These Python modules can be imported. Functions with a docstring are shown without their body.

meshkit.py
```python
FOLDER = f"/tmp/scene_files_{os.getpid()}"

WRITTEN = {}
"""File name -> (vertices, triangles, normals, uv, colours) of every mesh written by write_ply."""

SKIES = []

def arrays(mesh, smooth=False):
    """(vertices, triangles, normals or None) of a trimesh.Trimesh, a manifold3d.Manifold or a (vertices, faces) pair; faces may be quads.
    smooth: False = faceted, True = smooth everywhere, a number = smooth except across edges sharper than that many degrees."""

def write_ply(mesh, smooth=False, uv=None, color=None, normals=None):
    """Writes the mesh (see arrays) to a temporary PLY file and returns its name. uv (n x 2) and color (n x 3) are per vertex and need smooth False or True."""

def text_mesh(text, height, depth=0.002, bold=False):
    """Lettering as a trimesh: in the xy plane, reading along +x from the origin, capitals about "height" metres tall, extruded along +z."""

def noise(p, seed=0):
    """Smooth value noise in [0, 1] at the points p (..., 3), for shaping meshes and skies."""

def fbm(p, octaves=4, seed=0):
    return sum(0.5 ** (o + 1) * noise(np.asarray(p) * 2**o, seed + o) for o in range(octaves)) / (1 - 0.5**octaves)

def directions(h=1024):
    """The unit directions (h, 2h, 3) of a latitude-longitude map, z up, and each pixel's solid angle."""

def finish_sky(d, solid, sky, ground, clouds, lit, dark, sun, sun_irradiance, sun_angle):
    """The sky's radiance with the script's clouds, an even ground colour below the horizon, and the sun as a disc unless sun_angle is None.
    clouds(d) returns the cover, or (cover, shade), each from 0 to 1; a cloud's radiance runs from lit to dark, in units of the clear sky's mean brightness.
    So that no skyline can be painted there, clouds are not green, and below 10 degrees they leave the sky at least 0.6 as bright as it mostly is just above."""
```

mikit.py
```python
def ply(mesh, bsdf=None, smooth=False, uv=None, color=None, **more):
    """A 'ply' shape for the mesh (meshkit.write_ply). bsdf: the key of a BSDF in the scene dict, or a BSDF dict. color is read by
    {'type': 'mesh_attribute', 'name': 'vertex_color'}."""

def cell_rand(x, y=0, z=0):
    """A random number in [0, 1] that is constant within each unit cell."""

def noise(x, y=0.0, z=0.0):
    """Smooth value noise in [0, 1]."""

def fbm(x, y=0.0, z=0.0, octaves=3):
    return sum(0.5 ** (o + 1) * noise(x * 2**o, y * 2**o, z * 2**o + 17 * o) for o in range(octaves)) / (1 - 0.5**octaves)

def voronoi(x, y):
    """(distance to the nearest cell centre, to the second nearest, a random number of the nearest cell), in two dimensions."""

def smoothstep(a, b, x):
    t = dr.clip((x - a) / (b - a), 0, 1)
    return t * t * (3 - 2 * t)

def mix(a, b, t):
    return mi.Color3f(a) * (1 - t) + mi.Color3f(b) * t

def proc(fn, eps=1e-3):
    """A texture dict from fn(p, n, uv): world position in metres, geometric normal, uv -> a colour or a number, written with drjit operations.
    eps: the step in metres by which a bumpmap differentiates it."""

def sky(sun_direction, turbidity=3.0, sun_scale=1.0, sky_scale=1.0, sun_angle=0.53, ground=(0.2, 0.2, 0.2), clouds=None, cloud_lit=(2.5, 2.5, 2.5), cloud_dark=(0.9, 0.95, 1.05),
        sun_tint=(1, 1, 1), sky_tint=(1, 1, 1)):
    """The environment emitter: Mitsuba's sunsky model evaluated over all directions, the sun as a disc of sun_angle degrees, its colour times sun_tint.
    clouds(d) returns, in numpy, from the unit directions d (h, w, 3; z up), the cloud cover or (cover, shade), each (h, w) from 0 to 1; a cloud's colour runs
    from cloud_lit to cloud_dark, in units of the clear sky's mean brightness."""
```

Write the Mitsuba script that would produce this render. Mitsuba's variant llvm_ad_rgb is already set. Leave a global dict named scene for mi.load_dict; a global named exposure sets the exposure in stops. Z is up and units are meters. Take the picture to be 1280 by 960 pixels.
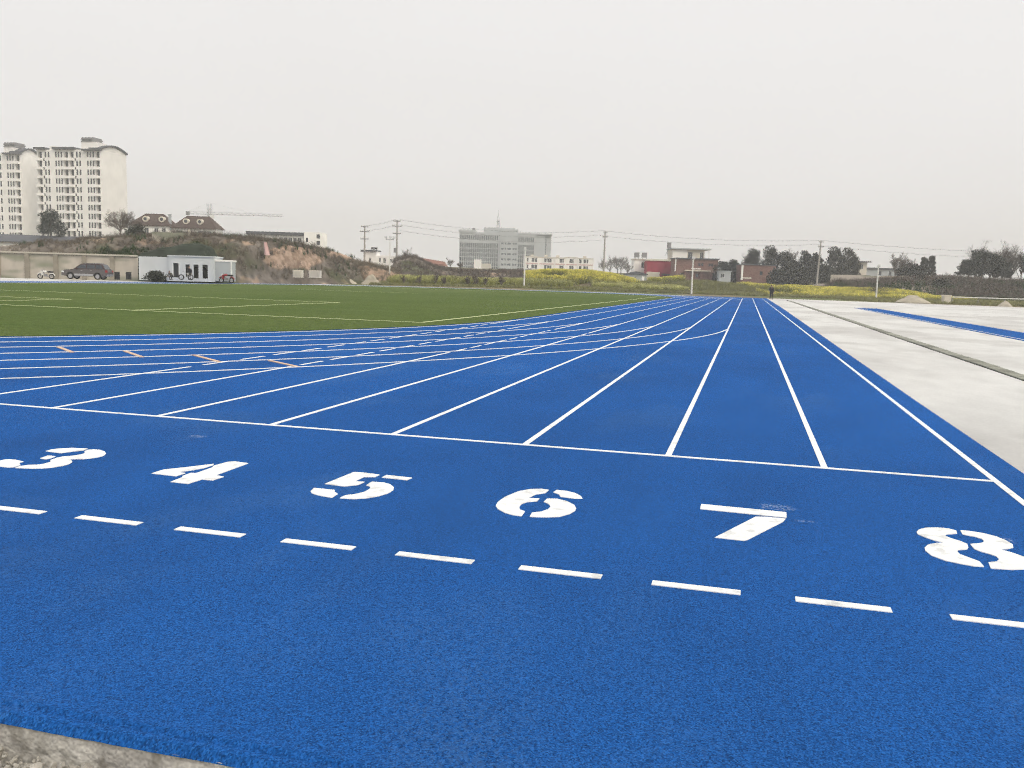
import math, random
import numpy as np
import trimesh, manifold3d
import drjit as dr
import mitsuba as mi
import mikit, meshkit
from mikit import noise, fbm, voronoi, cell_rand, smoothstep, mix
from shapely.geometry import Polygon, Point, LineString, box as sbox
from shapely.ops import unary_union
from shapely import affinity

# ------------------------------------------------------------------ camera, daylight, exposure
T = mi.ScalarTransform4f
CAM = np.array([-1.88595, -7.17305, 1.40945])
LOOK = np.array([-0.2542061, 0.95998481, -0.11750928])
UP = np.array([-0.05759659, 0.10625837, 0.99266902])
scene = {'type': 'scene'}
labels = {}
scene['air'] = {'type': 'homogeneous', 'albedo': {'type': 'rgb', 'value': [0.95, 0.95, 0.95]}, 'sigma_t': 0.0007}
scene['camera'] = {'type': 'perspective', 'fov': 60.74, 'fov_axis': 'x', 'near_clip': 0.1, 'far_clip': 6000.0,
                   'to_world': T().look_at(origin=CAM.tolist(), target=(CAM + LOOK).tolist(), up=UP.tolist()),
                   'medium': {'type': 'ref', 'id': 'air'}}

SUN = np.array([0.62, -0.50, 0.60])
def overcast(d):
    z = np.clip(d[..., 2], 0, 1)
    n = meshkit.fbm(d * [2.2, 2.2, 5.0], 4, 3)
    toward = np.clip(d @ (SUN / np.linalg.norm(SUN)), 0, 1) ** 2
    return np.ones(z.shape), np.clip(0.42 - 0.30 * z ** 0.7 - 0.22 * toward + 0.34 * (n - 0.5), 0, 1)

scene['sky'] = mikit.sky(SUN.tolist(), turbidity=3, sun_scale=0.36, sun_angle=40, sun_tint=(0.90, 0.98, 1.10), clouds=overcast,
                         cloud_lit=(2.66, 2.64, 2.63), cloud_dark=(1.98, 1.92, 1.90), ground=(0.25, 0.25, 0.25))
exposure = 2.08

# ------------------------------------------------------------------ materials
TH = 0.258861
CO, SI = math.cos(TH), math.sin(TH)
def rgb(*c): return {'type': 'rgb', 'value': list(c)}
def principled(c, rough=0.8, spec=0.3, **k):
    c = c if isinstance(c, dict) else rgb(*c)
    return {'type': 'twosided', 'bsdf': {'type': 'principled', 'base_color': c, 'roughness': rough, 'specular': spec, **k}}
def bumpy(c, fn, scale, rough=0.85, spec=0.3, eps=1e-3):
    c = c if isinstance(c, dict) else rgb(*c)
    return {'type': 'twosided', 'bsdf': {'type': 'bumpmap', 'scale': scale, 'arbitrary': mikit.proc(fn, eps),
            'bsdf': {'type': 'principled', 'base_color': c, 'roughness': rough, 'specular': spec}}}

def f_rubber(p, n, uv):
    a = cell_rand(p.x * 215, p.y * 215, 1)
    b = noise(p.x * 175, p.y * 175, 3.0)
    c = noise(p.x * 95, p.y * 95, 9.0)
    big = fbm(p.x * 0.55, p.y * 0.35, 2.0, 4)
    wear = fbm(p.x * 2.3 + 7, p.y * 1.2, 4.0, 3)
    g = 0.22 + 0.66 * a + 0.58 * b + 0.22 * c
    g = g * (0.74 + 0.36 * big + 0.16 * wear)
    col = mi.Color3f(0.0065, 0.076, 0.292) * g
    dust = smoothstep(0.56, 0.74, fbm(p.x * 1.1 + 3, p.y * 0.5 + 8, 6.0, 4)) * smoothstep(0.35, 0.7, c)
    col = mix(col, mi.Color3f(0.05, 0.13, 0.30), dust * 0.30)
    pale = smoothstep(0.80, 0.93, a) * 0.22
    col = mix(col, mi.Color3f(0.06, 0.20, 0.50), pale)
    # overspray of white paint in specks where the 7 and the 8 were rolled on
    def spray(x, y, rx, ry):
        d = dr.square((p.x - x) / rx) + dr.square((p.y - y) / ry)
        return smoothstep(0.55, 0.9, noise(p.x * 120, p.y * 120, 5.0) * dr.maximum(0, 1.35 - d))
    s = spray(-1.62, -1.42, 0.17, 0.12) + 0.9 * spray(-0.42, -1.72, 0.14, 0.13) + 0.6 * spray(-1.47, -1.72, 0.10, 0.05) + 0.8 * spray(-6.35, -0.75, 0.12, 0.09)
    return mix(col, mi.Color3f(0.34, 0.42, 0.58), dr.minimum(s, 1) * 0.55)
def h_rubber(p, n, uv):
    return 0.6 * noise(p.x * 230, p.y * 230, 1.0) + 0.6 * noise(p.x * 90, p.y * 90, 4.0)
scene['m_rubber'] = bumpy(mikit.proc(f_rubber), h_rubber, 0.0035, 0.82, 0.15, 8e-4)

def f_paint(p, n, uv):
    a = noise(p.x * 150, p.y * 150, 1.0)
    w = fbm(p.x * 6, p.y * 6, 2.0, 3)
    d = smoothstep(0.60, 0.80, fbm(p.x * 14, p.y * 14, 6.0, 3))
    return mi.Color3f(0.81, 0.835, 0.84) * (0.84 + 0.14 * a + 0.06 * w) * (1 - 0.22 * d)
scene['m_paint'] = bumpy(mikit.proc(f_paint), h_rubber, 0.002, 0.6, 0.35, 8e-4)
scene['m_orange_paint'] = principled((0.52, 0.38, 0.29), 0.7)

def f_turf(p, n, uv):
    st = noise(p.x * 0.25, 5.0) * 0.35 + noise(p.y * 0.12, p.x * 0.03, 8.0) * 0.5
    g = fbm(p.x * 9, p.y * 9, 1.0, 4)
    fine = cell_rand(p.x * 60, p.y * 25, 4)
    pat = fbm(p.x * 0.18, p.y * 0.5, 3.0, 3)
    col = mix(mi.Color3f(0.052, 0.086, 0.022), mi.Color3f(0.100, 0.126, 0.042), 0.15 + 0.5 * st + 0.45 * (pat - 0.35))
    return col * (0.55 + 0.55 * g + 0.35 * fine)
def h_turf(p, n, uv): return noise(p.x * 45, p.y * 45, 2.0)
scene['m_turf'] = bumpy(mikit.proc(f_turf), h_turf, 0.012, 0.95, 0.1, 4e-3)
scene['m_turf_line'] = principled((0.42, 0.46, 0.26), 0.9)

def f_conc(p, n, uv):
    a = fbm(p.x * 0.35, p.y * 0.16, 1.0, 4)
    b = fbm(p.x * 2.6, p.y * 1.4, p.z * 3, 4)
    c = fbm(p.x * 38, p.y * 38, p.z * 38, 3)
    st = smoothstep(0.56, 0.78, fbm(p.x * 0.8 + 31, p.y * 0.45, 7.0, 4))
    col = mix(mi.Color3f(0.465, 0.47, 0.465), mi.Color3f(0.385, 0.385, 0.38), smoothstep(0.35, 0.7, a))
    col = col * (0.84 + 0.20 * b + 0.12 * c)
    col = mix(col, mi.Color3f(0.29, 0.285, 0.275), st * 0.42)
    return col
scene['m_concrete'] = bumpy(mikit.proc(f_conc), lambda p, n, uv: fbm(p.x * 40, p.y * 40, p.z * 40, 3), 0.004, 0.9, 0.2, 2e-3)
def f_kerb(p, n, uv):
    a = fbm(p.x * 9, p.y * 9, p.z * 14, 4)
    c = noise(p.x * 130, p.y * 130, p.z * 130)
    d = smoothstep(0.5, 0.72, fbm(p.x * 16 + 5, 1.0, p.z * 7, 3))
    col = mix(mi.Color3f(0.52, 0.51, 0.485), mi.Color3f(0.36, 0.35, 0.335), smoothstep(0.3, 0.7, a)) * (0.68 + 0.64 * c)
    return mix(col, mi.Color3f(0.17, 0.16, 0.14), d * 0.6)
scene['m_kerb'] = bumpy(mikit.proc(f_kerb), lambda p, n, uv: fbm(p.x * 60, p.y * 60, p.z * 60, 3), 0.010, 0.95, 0.2, 1e-3)
def f_stone(p, n, uv):
    return mi.Color3f(0.44, 0.42, 0.38) * (0.45 + 0.8 * fbm(p.x * 30, p.y * 30, p.z * 30, 3))
scene['m_stone'] = principled(mikit.proc(f_stone), 0.95)
def f_earth(p, n, uv):
    a = fbm(p.x * 0.13, p.y * 0.13, 1.0, 4); b = fbm(p.x * 1.5, p.y * 1.5, p.z, 3)
    col = mix(mi.Color3f(0.135, 0.115, 0.075), mi.Color3f(0.085, 0.098, 0.042), smoothstep(0.4, 0.65, a))
    return col * (0.65 + 0.7 * b)
scene['m_earth'] = principled(mikit.proc(f_earth), 0.95, 0.1)
def f_bank(p, n, uv):
    a = fbm(p.x * 0.30, p.y * 0.30, p.z * 0.35, 4)
    b = fbm(p.x * 1.3, p.y * 1.3, p.z * 1.0, 4)
    c = smoothstep(0.50, 0.66, fbm(p.x * 0.16 + 11, p.y * 0.16, p.z * 0.22, 3))
    col = mix(mi.Color3f(0.112, 0.095, 0.080), mi.Color3f(0.205, 0.180, 0.158), smoothstep(0.3, 0.7, a))
    col = mix(col, mi.Color3f(0.40, 0.29, 0.21), smoothstep(0.62, 0.74, a) * 0.8)
    col = mix(col, mi.Color3f(0.065, 0.075, 0.035), c * 0.75)
    # bare clay showing where the bank has slipped, right of the pink sheet
    u = (p.x - CAM[0]) * CO + (p.y - CAM[1]) * SI
    d = dr.square((u - (-33.6)) / 2.5) + dr.square((p.z - 4.0) / 2.1)
    clay = mix(mi.Color3f(0.42, 0.31, 0.24), mi.Color3f(0.27, 0.19, 0.14), smoothstep(0.35, 0.7, fbm(p.x * 0.9, p.y * 0.9, p.z * 1.6, 4)))
    col = mix(col, clay, smoothstep(0.45, 0.62, 0.5 * a + 0.62 - 0.42 * d))
    return col * (0.5 + 0.95 * b)
scene['m_bank'] = principled(mikit.proc(f_bank), 0.95, 0.1)
def f_clay(p, n, uv):
    a = fbm(p.x * 0.5, p.y * 0.5, p.z * 0.9, 4)
    return mix(mi.Color3f(0.44, 0.32, 0.24), mi.Color3f(0.25, 0.17, 0.12), smoothstep(0.35, 0.7, a))
scene['m_clay'] = principled(mikit.proc(f_clay), 0.95, 0.1)
def f_net(p, n, uv):
    a = fbm(p.x * 1.2, p.y * 1.2, p.z * 1.2, 3)
    return mi.Color3f(0.036, 0.046, 0.034) * (0.55 + 0.9 * a)
scene['m_net'] = principled(mikit.proc(f_net), 0.9, 0.1)
def f_sand(p, n, uv): return mi.Color3f(0.42, 0.385, 0.315) * (0.65 + 0.6 * fbm(p.x * 2, p.y * 2, p.z * 3, 4))
scene['m_sand'] = principled(mikit.proc(f_sand), 0.95, 0.1)
def f_wall(p, n, uv):
    a = fbm(p.x * 0.35, p.y * 0.35, p.z * 0.5, 4); b = fbm(p.x * 2.0, p.y * 2.0, p.z * 0.6, 4)
    c = smoothstep(0.48, 0.68, fbm(p.x * 0.2 + 3, p.y * 0.2 + 9, p.z * 0.6, 3))
    col = mi.Color3f(0.43, 0.395, 0.345) * (0.65 + 0.35 * a + 0.35 * b)
    return mix(col, mi.Color3f(0.16, 0.185, 0.125), c * 0.7)
def f_pillar(p, n, uv): return mi.Color3f(0.25, 0.225, 0.185) * (0.7 + 0.6 * fbm(p.x * 0.8, p.y * 0.8, p.z * 1.2, 3))
scene['m_pillar'] = principled(mikit.proc(f_pillar), 0.9, 0.2)
def f_coping(p, n, uv): return mi.Color3f(0.44, 0.415, 0.36) * (0.75 + 0.4 * fbm(p.x * 0.8, p.y * 0.8, p.z * 2.0, 3))
scene['m_coping'] = principled(mikit.proc(f_coping), 0.9, 0.2)
scene['m_wall'] = principled(mikit.proc(f_wall), 0.9, 0.2)
def f_stucco(p, n, uv):
    b = fbm(p.x * 0.6, p.y * 0.6, p.z * 0.25, 4)
    return mi.Color3f(0.85, 0.84, 0.82) * (0.88 + 0.22 * b)
scene['m_white'] = principled(mikit.proc(f_stucco), 0.85, 0.3)
def f_cream(p, n, uv):
    b = fbm(p.x * 0.5, p.y * 0.5, p.z * 0.3, 4)
    return mi.Color3f(0.62, 0.58, 0.50) * (0.75 + 0.4 * b)
def f_hut(p, n, uv): return mi.Color3f(0.56, 0.59, 0.60) * (0.84 + 0.28 * fbm(p.x * 0.9, p.y * 0.9, p.z * 0.4, 4))
scene['m_hut'] = principled(mikit.proc(f_hut), 0.8, 0.3)
scene['m_cream'] = principled(mikit.proc(f_cream), 0.85, 0.3)
def f_grey(p, n, uv):
    return mi.Color3f(0.40, 0.43, 0.45) * (0.85 + 0.3 * fbm(p.x * 0.4, p.y * 0.4, p.z * 0.3, 3))
scene['m_grey'] = principled(mikit.proc(f_grey), 0.8, 0.3)
def f_brick(p, n, uv):
    a = fbm(p.x * 0.5, p.y * 0.5, p.z * 0.8, 4); b = cell_rand((p.x + p.y) * 4.0, p.z * 12.0, 3)
    return mix(mi.Color3f(0.165, 0.085, 0.072), mi.Color3f(0.24, 0.15, 0.125), a) * (0.72 + 0.45 * b)
scene['m_brick'] = principled(mikit.proc(f_brick), 0.9, 0.2)
def f_red(p, n, uv): return mi.Color3f(0.30, 0.030, 0.055) * (0.75 + 0.4 * fbm(p.x * 0.8, p.y * 0.8, p.z * 0.5, 3))
scene['m_red'] = principled(mikit.proc(f_red), 0.7, 0.3)
def f_tile(p, n, uv): return mi.Color3f(0.075, 0.05, 0.042) * (0.65 + 0.6 * fbm(p.x * 3, p.y * 3, p.z * 6, 3))
scene['m_tile'] = principled(mikit.proc(f_tile), 0.8, 0.3)
scene['m_terracotta'] = principled((0.25, 0.135, 0.11), 0.85)
scene['m_roof_grey'] = principled((0.085, 0.09, 0.105), 0.8)
scene['m_glass'] = principled((0.035, 0.04, 0.05), 0.12, 0.6)
scene['m_office_glass'] = principled((0.035, 0.055, 0.08), 0.4, 0.3)
scene['m_dark'] = principled((0.022, 0.022, 0.022), 0.7)
scene['m_metal_white'] = principled((0.72, 0.72, 0.70), 0.45, 0.5)
scene['m_metal_grey'] = principled((0.20, 0.20, 0.21), 0.5, 0.5)
scene['m_pole_conc'] = principled(mikit.proc(lambda p, n, uv: mi.Color3f(0.36, 0.345, 0.32) * (0.8 + 0.35 * fbm(p.x * 4, p.y * 4, p.z * 2, 3))), 0.9, 0.2)
def f_bark(p, n, uv): return mi.Color3f(0.075, 0.06, 0.05) * (0.6 + 0.8 * fbm(p.x * 4, p.y * 4, p.z * 1.5, 3))
scene['m_bark'] = principled(mikit.proc(f_bark), 0.95, 0.1)
scene['m_twig'] = principled((0.115, 0.095, 0.082), 0.95, 0.1)
scene['m_twig_grey'] = principled((0.19, 0.175, 0.165), 0.95, 0.1)
def leaf(c, t=0.25):
    return {'type': 'principledthin', 'base_color': mikit.proc(lambda p, n, uv: mi.Color3f(*c) * (0.55 + 0.9 * noise(p.x * 1.1, p.y * 1.1, p.z * 1.1))), 'roughness': 0.7, 'diff_trans': t}
scene['m_pine'] = leaf((0.034, 0.042, 0.034))
scene['m_evergreen'] = leaf((0.036, 0.040, 0.030))
scene['m_shrub'] = leaf((0.045, 0.07, 0.028))
scene['m_rape_stem'] = leaf((0.26, 0.27, 0.085), 0.4)
scene['m_rape_flower'] = leaf((0.72, 0.66, 0.14), 0.5)
scene['m_rape_pale'] = leaf((0.50, 0.50, 0.21), 0.5)
scene['m_weed'] = leaf((0.235, 0.235, 0.105), 0.4)
scene['m_dry'] = leaf((0.165, 0.138, 0.105), 0.3)
scene['m_car_paint'] = principled((0.040, 0.018, 0.017), 0.4, 0.4, clearcoat=0.4, clearcoat_gloss=0.9)
scene['m_flank'] = principled((0.085, 0.075, 0.075), 0.35, 0.5, clearcoat=0.4, clearcoat_gloss=0.9)
scene['m_silver'] = principled((0.42, 0.42, 0.43), 0.35, 0.6, metallic=0.6)
scene['m_rubber_black'] = principled((0.018, 0.018, 0.018), 0.8)
scene['m_lamp_red'] = principled((0.35, 0.02, 0.02), 0.3)
scene['m_lamp_clear'] = principled((0.65, 0.66, 0.68), 0.15, 0.6)
scene['m_skin'] = principled((0.38, 0.235, 0.165), 0.6)
scene['m_hair'] = principled((0.012, 0.010, 0.009), 0.6)
scene['m_cloth_dark'] = principled((0.016, 0.016, 0.019), 0.9, sheen=0.3)
scene['m_cloth_olive'] = principled((0.07, 0.065, 0.045), 0.9, sheen=0.3)
scene['m_cloth_blue'] = principled((0.03, 0.045, 0.10), 0.9, sheen=0.3)
scene['m_bike_red'] = principled((0.30, 0.03, 0.04), 0.35, 0.5)
scene['m_pink'] = principled((0.56, 0.38, 0.37), 0.9)

# ------------------------------------------------------------------ helpers
TH = 0.258861
CO, SI = math.cos(TH), math.sin(TH)
def world(P):
    """Survey frame (u to the right, v away from the start line, metres, origin below the tripod) to the track's frame."""
    P = np.asarray(P, float)
    return np.column_stack([CAM[0] + P[:, 0] * CO - P[:, 1] * SI, CAM[1] + P[:, 0] * SI + P[:, 1] * CO, P[:, 2]])
def numbered(key):
    if key not in used: used.add(key); return key
    i = 1
    while f'{key}_{i:03d}' in used: i += 1
    used.add(f'{key}_{i:03d}'); return f'{key}_{i:03d}'
used = set()
class MB:
    def __init__(s): s.v, s.f, s.n = [], [], 0
    def add(s, v, f):
        v = np.asarray(v, float); f = np.asarray(f, int)
        if f.shape[1] == 4: f = np.vstack([f[:, [0, 1, 2]], f[:, [0, 2, 3]]])
        s.v.append(v); s.f.append(f + s.n); s.n += len(v); return s
    def box(s, x0, x1, y0, y1, z0, z1):
        v = [(x, y, z) for z in (z0, z1) for y in (y0, y1) for x in (x0, x1)]
        return s.add(v, [(0, 2, 3, 1), (4, 5, 7, 6), (0, 1, 5, 4), (2, 6, 7, 3), (0, 4, 6, 2), (1, 3, 7, 5)])
    def bar(s, p, q, r0, r1=None, n=6):
        p, q = np.asarray(p, float), np.asarray(q, float); r1 = r0 if r1 is None else r1
        d = q - p; L = np.linalg.norm(d)
        if L < 1e-6: return s
        d = d / L; a = np.cross(d, [0, 0, 1.0] if abs(d[2]) < 0.9 else [1.0, 0, 0]); a /= np.linalg.norm(a); b = np.cross(d, a)
        t = np.arange(n) * 2 * np.pi / n + np.pi / n; ring = np.cos(t)[:, None] * a + np.sin(t)[:, None] * b
        v = np.vstack([p + ring * r0, q + ring * r1, [p], [q]])
        i = np.arange(n); j = (i + 1) % n
        f = np.vstack([np.column_stack([i, j, n + j]), np.column_stack([i, n + j, n + i]), np.column_stack([j, i, np.full(n, 2 * n)]), np.column_stack([n + i, n + j, np.full(n, 2 * n + 1)])])
        return s.add(v, f)
    def tube(s, pts, r, n=5):
        for a, b in zip(pts[:-1], pts[1:]): s.bar(a, b, r, r, n)
        return s
    def mesh(s, m):
        if hasattr(m, 'to_mesh'):
            mm = m.to_mesh(); return s.add(mm.vert_properties[:, :3], mm.tri_verts)
        return s.add(m.vertices, m.faces)
    def poly(s, P, z0, z1):
        for g in getattr(P, 'geoms', [P]):
            if g.area > 1e-6: s.mesh(trimesh.creation.extrude_polygon(g, z1 - z0, engine='earcut').apply_translation([0, 0, z0]))
        return s
    def prism_y(s, pts, y0, y1):
        """A polygon in x, z drawn out along y."""
        m = trimesh.creation.extrude_polygon(Polygon(pts), y1 - y0, engine='earcut')
        v = np.array(m.vertices); v = np.column_stack([v[:, 0], y1 - v[:, 2], v[:, 1]])
        return s.add(v, m.faces)
    def lathe(s, prof, c=(0, 0, 0), n=16):
        m = trimesh.creation.revolve(np.asarray(prof, float), sections=n); return s.add(np.asarray(m.vertices) + c, m.faces)
    def get(s): return np.vstack(s.v), np.vstack(s.f)
def put(key, mb, mat, place=None, smooth=False, frame='site'):
    """One entry of the scene. place = (u, v, z, turn in degrees) of the mesh's own origin in the survey frame; frame 'track' leaves coordinates as they are."""
    v, f = mb.get()
    if place is not None:
        a = math.radians(place[3] if len(place) > 3 else 0); c, s_ = math.cos(a), math.sin(a)
        v = np.column_stack([v[:, 0] * c - v[:, 1] * s_ + place[0], v[:, 0] * s_ + v[:, 1] * c + place[1], v[:, 2] + place[2]])
    if frame == 'site': v = world(v)
    key = numbered(key)
    scene[key] = mikit.ply((v, f), mat, smooth=smooth)
    return key
def thing(name, label, category, group=None):
    k = numbered(name); labels[k] = {'label': label, 'category': category}
    if group: labels[k]['group'] = group
    return k
def structure(key): labels.setdefault(key, {})['kind'] = 'structure'; return key
def stuff(key, label=None, category=None):
    labels.setdefault(key, {})['kind'] = 'stuff'
    if label: labels[key]['label'] = label
    if category: labels[key]['category'] = category

# ------------------------------------------------------------------ the ground and the running track (track frame: x across the lanes, y along them)
LANE = 1.22
CX, CY0, CY1, R6 = -36.44, 24.0, 92.0, 34.0
def oval(r, n=96):
    a = np.linspace(np.pi, 2 * np.pi, n); b = np.linspace(0, np.pi, n)
    return [(CX + r * math.cos(t), CY0 + r * math.sin(t)) for t in a] + [(CX + r * math.cos(t), CY1 + r * math.sin(t)) for t in b]

def rise(v): return np.interp(v, [-400, 0, 130, 150, 185, 240, 400, 600, 1500], [-0.15, -0.15, -0.14, 0.06, 1.3, 2.6, 5.5, 8.5, 12.0])
def ground_z(u, v):
    u, v = np.broadcast_arrays(np.asarray(u, float), np.asarray(v, float))
    n = meshkit.fbm(np.stack([u * 0.03, v * 0.03, np.zeros_like(u)], -1), 3, 5) - 0.5
    return rise(v) + n * np.interp(v, [0, 125, 170, 600], [0.0, 0.0, 1.2, 3.0])
gu = np.concatenate([np.linspace(-1480, -220, 20), np.linspace(-200, 200, 161), np.linspace(220, 1480, 20)])
gv = np.concatenate([np.linspace(-420, -30, 14), np.linspace(-20, 320, 137), np.linspace(340, 1480, 36)])
U, V = np.meshgrid(gu, gv)
G = np.column_stack([U.ravel(), V.ravel(), ground_z(U, V).ravel()])
ny, nx = U.shape
i, j = np.meshgrid(np.arange(nx - 1), np.arange(ny - 1)); a = (j * nx + i).ravel()
structure(put('ground', MB().add(G, np.column_stack([a, a + 1, a + nx + 1, a + nx])), 'm_earth', smooth=True))

slab = unary_union([Polygon(oval(37.4)), sbox(-84, -5.06, -36, 98), sbox(-40, -5.06, 16.0, 112)])
right_end = Polygon([(14, -5.06), (46, -5.06), (46, 95), (40, 99), (26, 107), (4, 116), (-8, 117), (-10, 100), (14, 60)])
slab = unary_union([slab, right_end, sbox(-10.7, 90, 1.2, 117)])
yard = Polygon([(-84, -5.06), (-100, -5.06), (-96, 40), (-91, 70), (-88, 104), (-80, 108), (-64, 122), (-60, 112), (-70, 90), (-84, 60)])
slab = unary_union([slab, yard])
structure(put('pavement', MB().poly(slab, -0.14, 0.0), 'm_concrete', frame='track'))
rng = np.random.default_rng(4)
# the broken front face of the slab: a rough strip of concrete standing against it
xs = np.arange(-14, 4, 0.02); zs = np.array([-0.16, -0.13, -0.10, -0.07, -0.045, -0.02, -0.006, -0.002])
X, Z = np.meshgrid(xs, zs)
rough = meshkit.fbm(np.stack([X * 14, Z * 22, X * 0], -1), 4, 9) - 0.5
Y = -5.066 - 0.026 * np.clip(rough + 0.25, 0, 1) - 0.02 * (Z < -0.12) - 0.01 * (Z < -0.03)
top = np.full_like(xs, -5.02)
v = np.vstack([np.column_stack([X.ravel(), Y.ravel(), Z.ravel()]), np.column_stack([xs, top, np.full_like(xs, -0.0015)])])
n_ = len(xs); ii, jj = np.meshgrid(np.arange(n_ - 1), np.arange(len(zs))); a = (jj * n_ + ii).ravel()
put('pavement__edge_face', MB().add(v, np.column_stack([a, a + 1, a + n_ + 1, a + n_])), 'm_kerb', frame='track', smooth=True)
gm = MB()
ico = trimesh.creation.icosphere(subdivisions=1)
for k in range(3200):
    x, y = rng.uniform(-5.6, -2.4), -5.105 - abs(rng.normal(0, 0.16))
    r = rng.uniform(0.003, 0.011) * (1 + (rng.random() < 0.1))
    vv = ico.vertices * r * rng.uniform(0.6, 1.25, 3) * (1 + 0.25 * rng.normal(size=(len(ico.vertices), 1)))
    gm.add(vv + [x, y, -0.112 + rng.uniform(0, 0.035)], ico.faces)
stuff(put('gravel', gm, 'm_stone', frame='track'), 'loose grey rubble lying below the broken concrete edge of the track', 'gravel')

ring = Polygon(oval(R6 + 0.45)).difference(Polygon(oval(26.42)))
track = unary_union([ring, sbox(-10.75, -5.08, 0.30, 60), Polygon([(-10.2, 55), (-10.2, 116), (0.62, 116), (0.56, 60), (0.30, 5), (0.3, 0), (-5, 0)])])
track = track.difference(sbox(-30, -5.2, 5, -4.93)).buffer(0)
structure(put('running_track', MB().poly(track, 0.0, 0.012), 'm_rubber', frame='track'))
# the edge of the rubber coat, trowelled down over the concrete with a wrinkle along it
xs = np.arange(-10.75, 0.301, 0.011); ys = np.array([-5.112, -5.106, -5.098, -5.088, -5.076, -5.064, -5.054, -5.046, -5.038, -5.028, -5.018, -5.005, -4.995, -4.978, -4.9595])
X, Y = np.meshgrid(xs, ys)
wob = (meshkit.fbm(np.stack([X * 2.2, X * 0, X * 0], -1), 3, 2) - 0.5) * 0.014
fine = meshkit.fbm(np.stack([X * 45, Y * 60, X * 0], -1), 3, 6) - 0.5
yy = Y + 0.030 + wob * np.clip((-4.95 - Y) / 0.1, 0, 1)
z = np.interp(ys, [-5.112, -5.10, -5.088, -5.064, -5.05, -5.042, -5.034, -5.015, -4.97], [-0.006, 0.006, 0.016, 0.0195, 0.013, 0.0045, 0.007, 0.0185, 0.0122])[:, None] + fine * 0.004 * np.clip((-4.94 - Y) / 0.06, 0, 1)
z = np.where(Y > -4.93, 0.012, z)
n_ = len(xs); ii, jj = np.meshgrid(np.arange(n_ - 1), np.arange(len(ys) - 1)); a = (jj * n_ + ii).ravel()
put('running_track__edge', MB().add(np.column_stack([X.ravel(), yy.ravel(), z.ravel()]), np.column_stack([a, a + 1, a + n_ + 1, a + n_])), 'm_rubber', frame='track', smooth=True)

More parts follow.
